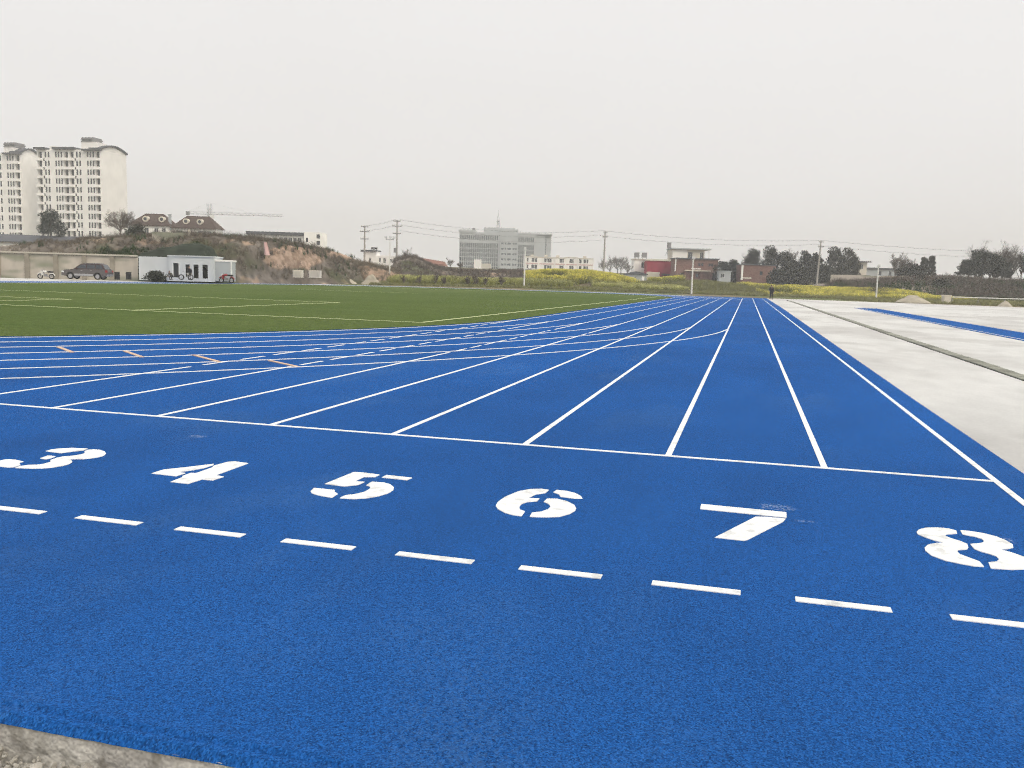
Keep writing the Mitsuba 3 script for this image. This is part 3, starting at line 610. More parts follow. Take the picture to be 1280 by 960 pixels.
# scrub and grass on the banks
P = scatter(rng, 7000, -70, -18, 114, 178, bank_z); P = P[(P[:, 2] > 0.6) & (((P[:, 0] + 33.6) / 2.3) ** 2 + ((P[:, 2] - 4.0) / 1.9) ** 2 > 0.9)]
shrubs('dry_scrub', 'dry brown scrub covering the earth bank behind the white hut', 'scrub', P, rng, 0.6, 9, 'm_dry', 0.022)
P = scatter(rng, 3600, -72, -20, 116, 175, bank_z); P = P[(P[:, 2] > 1.2) & (meshkit.fbm(P * [0.16, 0.16, 0.1], 3, 4) > 0.52)]
k = put('bank_grass', MB().add(*tufts(P, 0.8, 0.05, rng, 7)), 'm_shrub'); stuff(k, 'green weeds growing in patches on the earth bank', 'weeds')
P = scatter(rng, 2600, -57, -42, 114, 121.5, bank_z); P = P[(P[:, 2] > 1.0) & (meshkit.fbm(P * [0.3, 0.3, 0.1], 3, 14) > 0.40)]
k = put('slope_grass', MB().add(*tufts(P, 0.5, 0.05, rng, 8)), 'm_shrub'); stuff(k, 'green grass on the slope above the white hut', 'grass')
P = scatter(rng, 420, -66, -26, 116, 150, bank_z); P = P[(P[:, 2] > 1.0) & (meshkit.fbm(P * [0.2, 0.2, 0.1], 3, 33) > 0.48)]
shrubs('bank_bushes', 'bare grey bushes standing in clumps on the earth bank', 'bushes', P, rng, 1.25, 34, 'm_twig', 0.013)
P = scatter(rng, 1500, -66, -24, 122, 158, bank_z)
shrubs('crest_brush', 'dark leafless brush along the crest of the earth bank', 'brush', P[P[:, 2] > 1.5], rng, 0.75, 10, 'm_twig', 0.016)
P = scatter(rng, 900, -38, -18, 155, 172, b2_z); P = P[P[:, 2] > 0.4]
shrubs('hedge_brush', 'brown brush on the low clay bank left of the floodlight mast', 'brush', P, rng, 0.9, 10, 'm_dry', 0.02)
P = scatter(rng, 2600, -30, 12, 172, 200, b3_z); P = P[P[:, 2] > 0.6]
shrubs('mound_brush', 'dark bare brush on the ploughed mound below the office building', 'brush', P, rng, 0.8, 8, 'm_twig', 0.03)

# rapeseed in bloom and weeds
def rape(key, label, P, rng, h, yellow, mat='m_rape_flower'):
    k = thing(key, label, 'rapeseed'); labels[k]['kind'] = 'stuff'
    put(f'{k}__stems', MB().add(*tufts(P, h * 0.95, 0.05, rng, 6)), 'm_rape_stem')
    Q = P[rng.random(len(P)) < yellow]; Q = np.repeat(Q, 7, 0); Q = Q + np.column_stack([rng.normal(0, 0.22, len(Q)), rng.normal(0, 0.22, len(Q)), h * rng.uniform(0.55, 1.12, len(Q))])
    v, q = leaf_quads(Q, 0.085, rng); put(f'{k}__flowers', MB().add(v, q), mat); 
    for s in ('stems', 'flowers'): labels[f'{k}__{s}'] = {'kind': 'stuff'}
    return k
P = scatter(rng, 14000, 2, 26, 154, 178, b4_z); P = P[(P[:, 2] > 0.9) & (meshkit.fbm(P * [0.12, 0.12, 0.2], 3, 2) > 0.36)]
rape('rapeseed_patch', 'yellow flowering rapeseed on the mound behind the left lamp post', P, rng, 1.25, 0.75)
P = scatter(rng, 4200, -22, 10, 150, 163, ground_z); P = P[meshkit.fbm(P * [0.10, 0.25, 0.2], 3, 6) > 0.45]
rape('rapeseed_patch', 'pale green rapeseed strip behind the row of saplings', P, rng, 1.3, 0.4, 'm_rape_pale')
P = scatter(rng, 11000, 44, 80, 152, 176, b4_z); P = P[(meshkit.fbm(P * [0.16, 0.22, 0.2], 3, 9) > 0.39)]
rape('rapeseed_patch', 'yellow rapeseed field behind the man on the track', P, rng, 1.1, 0.8)
P = scatter(rng, 3600, 14, 30, 151, 163, lambda u, v: np.maximum(ground_z(u, v), b4_z(u, v))); P = P[meshkit.fbm(P * [0.2, 0.3, 0.2], 3, 23) > 0.44]
rape('rapeseed_patch', 'low straggling rapeseed at the foot of the mound, right of the middle utility pole', P, rng, 0.9, 0.6, 'm_rape_pale')
P = scatter(rng, 1100, 27.5, 34, 176, 184, b4_z)
rape('rapeseed_patch', 'yellow green rapeseed clump in front of the red building', P, rng, 1.9, 0.45)
P = scatter(rng, 6500, 24, 46, 153, 178, b4_z); P = P[P[:, 2] > 0.1]
k = put('tall_weeds', MB().add(*tufts(P, 0.95, 0.05, rng, 7)), 'm_weed'); stuff(k, 'grey green weeds on the mound below the brick house', 'weeds')
P = scatter(rng, 9000, -24, 80, 143, 158, lambda u, v: np.maximum(ground_z(u, v), b4_z(u, v)))
P2 = scatter(rng, 5000, 50, 96, 116, 158, ground_z)
P = np.vstack([P, P2[P2[:, 1] > 128 - 0.42 * (P2[:, 0] - 40)]])
k = put('verge_grass', MB().add(*tufts(P, 0.45, 0.04, rng, 6)), 'm_weed'); stuff(k, 'rough grass verge beyond the far end of the track', 'grass')
P = scatter(rng, 5200, 66, 125, 160, 190, b5_z); P = P[P[:, 2] > 0.3]
shrubs('dark_brush', 'dense dark leafless brush covering the bank at the right', 'brush', P[meshkit.fbm(P * [0.12, 0.2, 0.0], 3, 19) > 0.46], rng, 1.35, 10, 'm_twig', 0.028)
P = scatter(rng, 4600, 66, 122, 155, 190, b5_z)
k = put('bank_weeds', MB().add(*tufts(P, 0.9, 0.05, rng, 8)), 'm_shrub'); stuff(k, 'dark green weeds among the brush at the right', 'weeds')

# ------------------------------------------------------------------ left side: wall, hut, car, bikes, people
def perimeter_wall():
    k = thing('perimeter_wall', 'stained concrete panel wall with pillars behind the parked car', 'wall')
    a, b = np.array((-68.49, 0.13)), np.array((-46.67, 0.27)); n = 7; zt0, zt1 = 3.45, 3.15
    v0, v1 = 104.5, 109.5
    for i in range(n):
        u0 = a[0] + (b[0] - a[0]) * i / n; u1 = a[0] + (b[0] - a[0]) * (i + 1) / n; w0 = v0 + (v1 - v0) * i / n; w1 = v0 + (v1 - v0) * (i + 1) / n
        L = math.hypot(u1 - u0, w1 - w0); ang = math.degrees(math.atan2(w1 - w0, u1 - u0)); z1 = 2.95 + 0.05 * (i % 2)
        part(k, 'panel', 'm_wall', (u0, w0, 0, ang), lambda m: m.box(0.25, L - 0.25, 0.06, 0.22, -0.2, z1))
        part(k, 'pillar', 'm_pillar', (u0, w0, 0, ang), lambda m: m.box(-0.247, 0.247, -0.22, 0.34, -0.2, 3.02))
        part(k, 'coping', 'm_coping', (u0, w0, 0, ang), lambda m: m.box(-0.3, L - 0.303, -0.28, 0.40, 3.023, 3.22))
perimeter_wall()

k = thing('site_hut', 'white flat-roofed hut with four dark openings beside the track', 'hut')
pl = (-41.99, 106.62, 0.40, 0)
Hh = 2.75
block(k, 5.35, 4.2, -0.2, Hh, (pl[0], pl[1], pl[2], 4), 'm_hut', opens=[(0.55, 1.2, 0.25, 1.95), (2.0, 2.5, 0.3, 1.85), (2.95, 3.55, 0.2, 1.85), (4.0, 4.65, 0.2, 1.85)], depth=0.2)
part(k, 'floor', 'm_concrete', (pl[0], pl[1], pl[2], 4), lambda m: m.box(0.05, 5.3, 0.25, 4.1, -.15, 0.02))
for x in (1.22, 2.52): part(k, 'door_leaf', 'm_grey', (pl[0], pl[1], pl[2], 4), lambda m: m.box(x, x + .05, .25, .85, .25, 1.9))
block(k, 3.6, 3.5, -0.2, Hh - 0.10, (pl[0], pl[1], pl[2], 4), 'm_hut', x0=-3.603, y0=0.3, name='side_wall', front=())
part(k, 'roof', 'm_hut', (pl[0], pl[1], pl[2], 4), lambda m: m.box(-0.08, 5.45, -0.15, 4.3, Hh + 0.003, Hh + 0.16))
part(k, 'door_frame', 'm_metal_white', (pl[0], pl[1], pl[2], 4), lambda m: (m.box(0.47, 0.547, -0.05, 0.0 - .003, 0.0, 2.0), m.box(1.203, 1.28, -0.05, -.003, 0.0, 2.0), m.box(0.47, 1.28, -0.05, -.003, 2.003, 2.08)))
for q in range(6):
    part(k, 'siding_board', 'm_hut', (pl[0], pl[1], pl[2], 4), lambda m: m.box(-3.58, -0.05, 0.262, 0.297, 0.05 + 0.42 * q, 0.05 + 0.42 * q + 0.40))
k = thing('panel_shed', 'small grey panel shed with a white top beam right of the white hut', 'shed')
pl = (-37.00, 107.64, 0.54, 3)
block(k, 2.25, 2.0, -0.2, 2.15, pl, 'm_grey')
part(k, 'top_beam', 'm_white', pl, lambda m: m.box(-0.1, 2.35, -0.1, 2.1, 2.153, 2.38))
part(k, 'post', 'm_white', pl, lambda m: m.box(-0.1, 0.06, -0.08, -0.003, -0.2, 2.15)); part(k, 'post', 'm_white', pl, lambda m: m.box(2.2, 2.35, -0.08, -0.003, -0.2, 2.15))

def wheel(key, x, y, place, r=0.36, w=0.22, bike=False):
    m = MB(); prof = [(r * 0.66, -w / 2), (r * 0.93, -w / 2), (r, -w * 0.35), (r, w * 0.35), (r * 0.93, w / 2), (r * 0.66, w / 2), (r * 0.66, -w / 2)]
    t = trimesh.creation.revolve(np.array(prof), sections=22); v = np.asarray(t.vertices)[:, [0, 2, 1]] + [x, y, r]; m.add(v, t.faces)
    k = put(f'{key}__wheel', m, 'm_rubber_black', place)
    m = MB()
    if bike:
        for a in np.arange(0, 6.28, 0.7): m.bar((x, y, r), (x + r * .66 * math.cos(a), y, r + r * .66 * math.sin(a)), 0.008, n=4)
        m.bar((x, y - w * .6, r), (x, y + w * .6, r), 0.05, n=8)
    else:
        m.bar((x, y - w * 0.30, r), (x, y + w * 0.30, r), r * 0.25, n=10)
        for a in np.arange(0, 6.28, 6.283 / 5): m.bar((x, y, r), (x + r * .66 * math.cos(a), y, r + r * .66 * math.sin(a)), 0.05, n=4)
        m.bar((x, y - 0.03, r), (x, y + 0.03, r), r * 0.64, n=14)
    put(f'{k}__hub', m, 'm_silver', place); m = MB()
    rg_ = trimesh.creation.revolve(np.array([(r * .60, -w * .30), (r * .67, -w * .30), (r * .67, w * .30), (r * .60, w * .30), (r * .60, -w * .30)]), sections=20)
    m.add(np.asarray(rg_.vertices)[:, [0, 2, 1]] + [x, y, r], rg_.faces)
    put(f'{k}__rim', m, 'm_silver', place)
def suv():
    k = thing('parked_car', 'sport utility car with grey flanks and dark maroon cabin parked before the wall', 'car')
    pl = (-50.32, 97.53, 0.19, 4); Lc, Wc = 4.9, 1.86
    lower = [(0.02, 0.42), (0.0, 0.62), (0.10, 0.92), (0.35, 1.02), (1.28, 1.12), (4.55, 1.16), (4.84, 1.10), (4.9, 0.8), (4.88, 0.45), (4.45, 0.36), (0.5, 0.34)]
    P = Polygon(lower)
    for cx in (0.93, 3.86): P = P.difference(Point(cx, 0.36).buffer(0.43))
    m = trimesh.creation.extrude_polygon(P, Wc, engine='earcut'); v = np.array(m.vertices)
    mm = MB(); mm.add(np.column_stack([v[:, 0], v[:, 2], v[:, 1]]), m.faces[:, ::-1]); put(f'{k}__body', mm, 'm_flank', pl)
    gh = [(1.20, 1.10), (1.95, 1.66), (2.25, 1.76), (3.9, 1.78), (4.35, 1.70), (4.72, 1.14)]
    def inset(z): return 0.05 + 0.17 * max(0, (z - 1.1) / 0.66)
    vs, n = [], len(gh)
    for y_side in (0, 1):
        for x, z in gh: vs.append((x, inset(z) if y_side == 0 else Wc - inset(z), z))
    fs = [(i, i + 1, n + i + 1) for i in range(n - 1)] + [(i, n + i + 1, n + i) for i in range(n - 1)]
    fs += [(0, i + 1, i) for i in range(1, n - 1)] + [(n, n + i, n + i + 1) for i in range(1, n - 1)]
    put(f'{k}__cabin', MB().add(vs, fs), 'm_car_paint', pl)
    def side(y_front, pts, name, mat, off=0.006):
        c = [(x, (inset(z) - off) if y_front else (Wc - inset(z) + off), z) for x, z in pts]
        put(f'{k}__{name}', MB().add(c + [(x, y + (0.004 if y_front else -0.004), z) for x, y, z in c], [tuple(range(4)), (4, 5, 6, 7)]), mat, pl)
    for yf in (True, False):
        side(yf, [(1.52, 1.20), (2.02, 1.62), (2.62, 1.66), (2.62, 1.20)], 'side_window', 'm_glass'); side(yf, [(2.70, 1.20), (2.70, 1.66), (3.55, 1.67), (3.60, 1.20)], 'side_window', 'm_glass'); side(yf, [(3.68, 1.20), (3.66, 1.66), (4.22, 1.62), (4.50, 1.22)], 'side_window', 'm_glass')
    def across(pts, name, mat):
        (x0, z0), (x1, z1) = pts; d = np.array([-(z1 - z0), x1 - x0]); d = d / np.linalg.norm(d) * 0.008
        if d[1] < 0: d = -d
        q = [(x0 + d[0], inset(z0) + .1, z0 + d[1]), (x0 + d[0], Wc - inset(z0) - .1, z0 + d[1]), (x1 + d[0], Wc - inset(z1) - .1, z1 + d[1]), (x1 + d[0], inset(z1) + .1, z1 + d[1])]
        put(f'{k}__{name}', MB().add(q, [(0, 1, 2, 3)]), mat, pl)
    across([(1.27, 1.16), (1.92, 1.635)], 'windscreen', 'm_glass'); across([(4.68, 1.20), (4.39, 1.65)], 'rear_window', 'm_glass')
    for y in (-0.012, Wc - 0.008): part(k, 'sill_trim', 'm_silver', pl, lambda m: m.box(1.38, 3.42, y, y + 0.02, 0.40, 0.62))
    part(k, 'bonnet', 'm_car_paint', pl, lambda m: m.add([(0.14, .12, .95), (0.14, Wc - .12, .95), (0.36, Wc - .06, 1.035), (0.36, .06, 1.035), (1.26, Wc - .06, 1.132), (1.26, .06, 1.132)], [(0, 1, 2, 3), (3, 2, 4, 5)]))
    part(k, 'front_bumper', 'm_silver', pl, lambda m: m.box(-0.07, 0.12, 0.08, Wc - 0.08, 0.38, 0.58)); part(k, 'rear_bumper', 'm_silver', pl, lambda m: m.box(4.80, 4.97, 0.08, Wc - 0.08, 0.42, 0.62))
    for y in (0.1, Wc - 0.45):
        part(k, 'headlight', 'm_lamp_clear', pl, lambda m: m.box(0.0, 0.28, y - 0.11 if y < 1 else y, y + 0.35 if y < 1 else y + .46, 0.74, 0.90)); part(k, 'tail_light', 'm_lamp_red', pl, lambda m: m.box(4.72, 4.90, y - 0.105 if y < 1 else y + .2, y + 0.15 if y < 1 else y + .455, 0.82, 1.06))
    for y in (0.35, Wc - 0.4): part(k, 'roof_rail', 'm_metal_grey', pl, lambda m: m.box(2.3, 4.1, y, y + 0.05, 1.775, 1.84))
    for y in (-0.17, Wc + 0.01): part(k, 'mirror', 'm_car_paint', pl, lambda m: m.box(1.55, 1.75, y, y + 0.18, 1.10, 1.26))
    for x in (2.1, 3.05): part(k, 'door_handle', 'm_silver', pl, lambda m: m.box(x, x + 0.2, -0.03, -0.002, 0.98, 1.02))
    for x in (0.93, 3.86):
        for y in (0.10, Wc - 0.10): wheel(k, x, y, pl)
suv()
def motorcycle(label, pl, paint, group=None):
    k = thing('motorcycle', label, 'motorcycle')
    wheel(k, 0.30, 0, pl, 0.30, 0.10, True); wheel(k, 1.55, 0, pl, 0.30, 0.11, True)
    part(k, 'frame', 'm_metal_grey', pl, lambda m: [m.bar((0.30, s * .07, 0.30), (0.52, s * .07, 0.92), 0.022) for s in (-1, 1)] + [m.bar((0.52, 0, 0.86), (1.0, 0, 0.36), 0.03), m.bar((1.0, 0, 0.36), (1.55, .08, 0.30), 0.025), m.bar((1.55, .1, 0.30), (1.40, .1, 0.72), 0.02), m.bar((0.55, 0, 0.8), (1.75, 0, 0.72), 0.03)])
    part(k, 'engine', 'm_metal_grey', pl, lambda m: (m.box(0.72, 1.05, -0.13, 0.13, 0.28, 0.58), m.bar((0.85, -.18, 0.3), (1.7, -.18, 0.36), 0.045)))
    tank = trimesh.creation.icosphere(subdivisions=2); part(k, 'fuel_tank', paint, pl, lambda m: m.add(tank.vertices * [0.27, 0.15, 0.13] + [0.82, 0, 0.84], tank.faces), True)
    part(k, 'saddle', 'm_rubber_black', pl, lambda m: m.add(tank.vertices * [0.42, 0.13, 0.08] + [1.38, 0, 0.83], tank.faces), True)
    part(k, 'mudguard', paint, pl, lambda m: m.tube([(0.30 + .36 * math.cos(a), 0, 0.30 + .36 * math.sin(a)) for a in np.linspace(.3, 2.4, 6)], 0.05)); part(k, 'mudguard', paint, pl, lambda m: m.tube([(1.55 + .36 * math.cos(a), 0, 0.30 + .36 * math.sin(a)) for a in np.linspace(.2, 2.2, 6)], 0.05))
    part(k, 'handlebar', 'm_metal_grey', pl, lambda m: m.tube([(0.72, -.36, 1.0), (0.56, -.18, 1.04), (0.53, 0, 0.95), (0.56, .18, 1.04), (0.72, .36, 1.0)], 0.016))
    part(k, 'headlight', 'm_lamp_clear', pl, lambda m: m.bar((0.48, 0, 0.88), (0.36, 0, 0.87), 0.07, 0.09, 12))
    part(k, 'leg_shield', paint, pl, lambda m: m.box(0.50, 0.60, -.2, .2, 0.42, 0.85))
motorcycle('motorcycle parked in front of the concrete wall left of the car', (-54.62, 100.54, 0.08, 6), 'm_metal_white')
motorcycle('red motorcycle standing on the pale strip right of the white hut', (-31.46, 93.52, 0.29, -18), 'm_bike_red')
def barrel(label, pl):
    k = thing('oil_drum', label, 'drum')
    part(k, 'shell', 'm_dark', pl, lambda m: m.lathe([(0, 0), (0.29, 0), (0.29, 0.28), (0.305, 0.30), (0.29, 0.32), (0.29, 0.58), (0.305, 0.60), (0.29, 0.62), (0.29, 0.88), (0.27, 0.88), (0.27, 0.86), (0, 0.86)], n=18), 30)
    part(k, 'bung', 'm_metal_grey', pl, lambda m: m.bar((0.12, 0, 0.86), (0.12, 0, 0.885), 0.035, n=8))
barrel('dark oil drum just behind the tail of the parked car', (-45.51, 100.56, 0.24, 0))
barrel('dark oil drum halfway between the car and the white hut', (-44.63, 101.57, 0.27, 0))
# bicycle in front of the hut
def bicycle(label, pl):
    k = thing('bicycle', label, 'bicycle')
    for x in (0.33, 1.38): wheel(k, x, 0, pl, 0.33, 0.05, True)
    part(k, 'frame', 'm_metal_white', pl, lambda m: [m.bar(a, b, 0.018, n=5) for a, b in (((0.33, 0, .33), (0.50, 0, .92)), ((0.46, 0, .80), (1.08, 0, .80)), ((0.47, 0, .74), (0.95, 0, .30)), ((0.95, 0, .30), (1.10, 0, .90)), ((0.95, 0, .30), (1.38, 0, .33)), ((1.08, 0, .80), (1.38, 0, .33)))])
    part(k, 'saddle', 'm_rubber_black', pl, lambda m: m.box(1.0, 1.26, -.07, .07, .90, .96)); part(k, 'handlebar', 'm_metal_grey', pl, lambda m: m.tube([(0.6, -.28, .98), (0.5, 0, .95), (0.6, .28, .98)], 0.014))
bicycle('pale bicycle standing before the white hut', (-39.28, 102.59, 0.39, 10))
leafy_tree('evergreen_bush', 'dark green bush in front of the white hut, left of its door', -40.66, 99.56, 0.33, 1.0, 2.7, 5, 'm_evergreen', 2600, 0.10, 'shrub', 0.08, cat='bush', clumps=14)

def figure(label, pl, joints, clothes, h=1.7, hair=True, hold=None):
    """One continuous body from a skeleton of tapered bones, with jacket, trousers, shoes and hair as children."""
    k = thing('person', label, 'person'); J = {n: np.array(p, float) * h / 1.7 for n, p in joints.items()}; s = h / 1.7
    Mf = manifold3d.Manifold
    def ball(p, r): return Mf.sphere(r * s, 14).translate(list(p))
    def bone(a, b, ra, rb): return Mf.batch_hull([ball(J[a], ra), ball(J[b], rb)])
    def limb(side, grow=0.0): return [bone('sho' + side, 'elb' + side, 0.052 + grow, 0.043 + grow), bone('elb' + side, 'wri' + side, 0.043 + grow, 0.030 + grow)]
    def legs(side, grow=0.0): return [bone('hip' + side, 'kne' + side, 0.085 + grow, 0.058 + grow), bone('kne' + side, 'ank' + side, 0.056 + grow, 0.040 + grow)]
    def trunk(grow=0.0):
        return [Mf.batch_hull([ball(J['shoL'] + [0, 0, -.02], 0.065 + grow), ball(J['shoR'] + [0, 0, -.02], 0.065 + grow), ball(J['waist'] + [-.08 * s, 0, 0], 0.09 + grow), ball(J['waist'] + [.08 * s, 0, 0], 0.09 + grow)]),
                Mf.batch_hull([ball(J['waist'] + [-.08 * s, 0, 0], 0.09 + grow), ball(J['waist'] + [.08 * s, 0, 0], 0.09 + grow), ball(J['hipL'], 0.09 + grow), ball(J['hipR'], 0.09 + grow)])]
    def fuse(L, ref=0.035):
        m = Mf.batch_boolean(L, manifold3d.OpType.Add).refine_to_length(ref * s).to_mesh(); t = trimesh.Trimesh(m.vert_properties[:, :3], m.tri_verts, process=True)
        trimesh.smoothing.filter_taubin(t, iterations=6); return t
    hd, face = J['head'], J['face'] - J['head']; face /= np.linalg.norm(face); sd = np.cross(face, [0, 0, 1.0]); sd /= np.linalg.norm(sd); upv = np.cross(sd, face)
    L = trunk() + limb('L') + limb('R') + legs('L') + legs('R') + [Mf.batch_hull([ball(J['neck'], 0.058), ball(hd - upv * .05 * s, 0.055)])]
    skull = Mf.batch_hull([ball(hd + upv * .03 * s - face * .015 * s, 0.088), ball(hd - upv * .075 * s + face * .035 * s, 0.05)])
    L += [skull, Mf.batch_hull([ball(hd + face * .085 * s + upv * .01 * s, 0.010), ball(hd + face * .105 * s - upv * .025 * s, 0.014)]), ball(hd + sd * .088 * s - upv * .01 * s, 0.022), ball(hd - sd * .088 * s - upv * .01 * s, 0.022)]
    for S_ in 'LR':
        wr, hv = J['wri' + S_], J['wri' + S_] - J['elb' + S_]; hv /= np.linalg.norm(hv); ac = np.cross(hv, face); ac /= np.linalg.norm(ac)
        palm = wr + hv * .075 * s
        L.append(Mf.batch_hull([ball(wr, .026), ball(palm + ac * .03 * s, .014), ball(palm - ac * .03 * s, .014)]))
        for q, ln in enumerate((.062, .072, .068, .052)):
            b = palm + ac * (-.030 + .020 * q) * s; mid = b + hv * ln * .55 * s + face * .008 * s; L.append(Mf.batch_hull([ball(b, .0095), ball(mid, .009)])); L.append(Mf.batch_hull([ball(mid, .009), ball(mid + hv * ln * .5 * s + face * .022 * s, .0075)]))
        L.append(Mf.batch_hull([ball(wr + hv * .03 * s + face * .02 * s, .012), ball(wr + hv * .075 * s + face * .05 * s, .009)]))
    for S_ in 'LR': L.append(Mf.batch_hull([ball(J['ank' + S_], .04), ball(J['toe' + S_], .03)]))
    put(f'{k}__body', MB().mesh(fuse(L, 0.022)), 'm_skin', pl, True)
    put(f'{k}__jacket', MB().mesh(fuse(trunk(.018) + limb('L', .016) + limb('R', .016))), clothes[0], pl, True)
    put(f'{k}__trousers', MB().mesh(fuse([Mf.batch_hull([ball(J['hipL'], .104), ball(J['hipR'], .104)])] + legs('L', .014) + legs('R', .014))), clothes[1], pl, True)
    put(f'{k}__shoe', MB().mesh(fuse([Mf.batch_hull([ball(J['ankL'] - [0, 0, .03 * s], .05), ball(J['toeL'], .042)])])), 'm_rubber_black', pl, True); put(f'{k}__shoe', MB().mesh(fuse([Mf.batch_hull([ball(J['ankR'] - [0, 0, .03 * s], .05), ball(J['toeR'], .042)])])), 'm_rubber_black', pl, True)
    put(f'{k}__hair', MB().mesh(fuse([Mf.batch_hull([ball(hd + upv * .045 * s - face * .025 * s, .092), ball(hd - face * .045 * s - upv * .03 * s, .07)])])), 'm_hair', pl, True)
    for e in (-1, 1):
        part(k, 'eye', 'm_dark', pl, lambda m: m.mesh(ball(hd + face * .082 * s + sd * e * .032 * s + upv * .015 * s, .011)))
    part(k, 'mouth', 'm_pink', pl, lambda m: m.mesh(Mf.batch_hull([ball(hd + face * .080 * s + sd * .02 * s - upv * .065 * s, .007), ball(hd + face * .080 * s - sd * .02 * s - upv * .065 * s, .007)])))
    return k, J
STAND = dict(head=(0, 0, 1.585), face=(0, -1, 1.575), neck=(0, 0.01, 1.43), shoL=(-.19, 0.01, 1.37), shoR=(.19, 0.01, 1.37), waist=(0, 0, 1.05), hipL=(-.09, 0, .92), hipR=(.09, 0, .92), kneL=(-.10, -.02, .49), kneR=(.11, 0.0, .49),
             ankL=(-.10, 0.03, .08), ankR=(.12, 0.04, .08), toeL=(-.12, -.13, .045), toeR=(.15, -.12, .045), elbL=(-.25, .05, 1.08), elbR=(.26, .04, 1.08), wriL=(-.24, -.06, .84), wriR=(.25, -.06, .84))
far = dict(STAND); far.update(elbL=(-.30, -.02, 1.12), wriL=(-.17, -.24, 1.28), elbR=(.27, .04, 1.08), wriR=(.24, -.10, .85), kneR=(.13, -.05, .49), ankR=(.15, .02, .08), toeR=(.19, -.13, .045))
figure('person in dark clothes standing at the far end of the outermost lane, one arm bent', (31.98, 109.59, -0.01, 10), far, ('m_cloth_dark', 'm_cloth_dark'), 1.78)
figure('person in dark clothes standing in front of the hut openings', (-38.72, 104.61, 0.39, 25), STAND, ('m_cloth_dark', 'm_cloth_olive'), 1.62)
CROUCH = dict(head=(0, -.30, 1.02), face=(0, -1.25, .92), neck=(0, -.20, .90), shoL=(-.19, -.17, .84), shoR=(.19, -.17, .84), waist=(0, 0.08, .58), hipL=(-.10, .18, .44), hipR=(.10, .18, .44), kneL=(-.17, -.24, .50), kneR=(.17, -.24, .50),
              ankL=(-.13, 0.02, .08), ankR=(.13, 0.02, .08), toeL=(-.16, -.15, .045), toeR=(.16, -.15, .045), elbL=(-.26, -.30, .60), elbR=(.26, -.30, .60), wriL=(-.16, -.46, .44), wriR=(.16, -.46, .44))
figure('person crouching by the left corner of the hut', (-40.51, 103.59, 0.32, -20), CROUCH, ('m_cloth_olive', 'm_cloth_dark'), 1.62)

# concrete blocks at the foot of the bank, a hanging pink sheet, sand heaps
def cblock(label, pl, w, h, d=1.2, n=3):
    k = thing('concrete_block', label, 'block')
    part(k, 'casting', 'm_cream', pl, lambda m: m.box(0, w, 0, d, -.3, h)); 
    for q in range(n): part(k, 'rib', 'm_cream', pl, lambda m: m.box(w * (q + .2) / n, w * (q + .55) / n, -0.12, -0.003, 0.05, h - .08))
cblock('pale concrete block at the foot of the clay scar, the left one of two', (-30.78, 121.83, 1.29, 0), 1.2, 0.75)
cblock('pale longer concrete block at the foot of the bank, right of its neighbour', (-30.21, 128.88, 1.29, 0), 1.6, 0.8, n=4)
k = thing('hanging_sheet', 'pink sheet hanging over the edge of the earth bank', 'sheet')
u0, vv, z0 = -33.28, 117.80, 5.54
us = np.linspace(-.3, .4, 14); zs = np.linspace(0, -1.7, 16)
X, Z = np.meshgrid(us, zs); Y = 0.12 * np.sin(X * 9 + Z) + (X * 0) - 0.5 * (1 - (Z / -1.9)) * -1
X2 = X * (0.6 + 0.5 * (Z / -1.9)) + 0.35 * (Z / -1.9)
put(f'{k}__cloth', MB().add(np.column_stack([X2.ravel(), Y.ravel(), Z.ravel()]), [(r * 14 + c, r * 14 + c + 1, (r + 1) * 14 + c + 1, (r + 1) * 14 + c) for r in range(15) for c in range(13)]), 'm_pink', (u0, vv - 1.0, z0, 0), True)
def heap(name, label, u, v0, z0, w, h, mat='m_sand', seed=0, dp=None):
    t = trimesh.creation.icosphere(subdivisions=4); V_ = np.array(t.vertices); r = np.hypot(V_[:, 0], V_[:, 1]); a = np.arctan2(V_[:, 1], V_[:, 0])
    dp = dp or w * 0.8
    zz = np.where(V_[:, 2] > -0.2, np.clip(1 - r, 0, 1) ** 0.85, -0.15); n = meshkit.fbm(V_ * 3 + seed, 4, seed) - 0.5; n2 = meshkit.fbm(np.column_stack([np.cos(a), np.sin(a), r * 0]) * 1.7 + seed, 3, seed)
    k = thing(name, label, 'heap'); m = MB().add(np.column_stack([V_[:, 0] * w / 2 * (0.75 + .5 * n2), V_[:, 1] * dp / 2 * (0.75 + .5 * n2), zz * h * (1 + 0.5 * n) + (n * 0.10 * h)]), t.faces)
    v, f = m.get()
    scene[k] = mikit.ply((world(v + [u, v0, z0]), f), mat, smooth=True); return k
for lab, (u, v0, z0), w, h, mat in [
    ('small pale sand heap at the foot of the bank left of the clay slope', (-31.35, 146.85, 0.02), 3.2, 1.0, 'm_sand'),
    ('pale sand heap beside the low clay bank', (-28.39, 148.87, 0.02), 3.4, 1.2, 'm_sand'),
    ('tall pale sand heap close to the foot of the floodlight mast', (-24.49, 149.87, -0.01), 3.6, 2.0, 'm_sand'),
    ('broad tan sand heap by the far edge of the right-hand pavement', (53.91, 118.65, -0.04), 4.3, 1.2, 'm_sand'),
    ('little tan sand heap near the right edge below the rail', (62.87, 112.60, -0.14), 2.0, 0.85, 'm_sand')]:
    heap('sand_heap', lab, u, v0, z0, w, h, mat, int(u * 3) % 50 + 60)

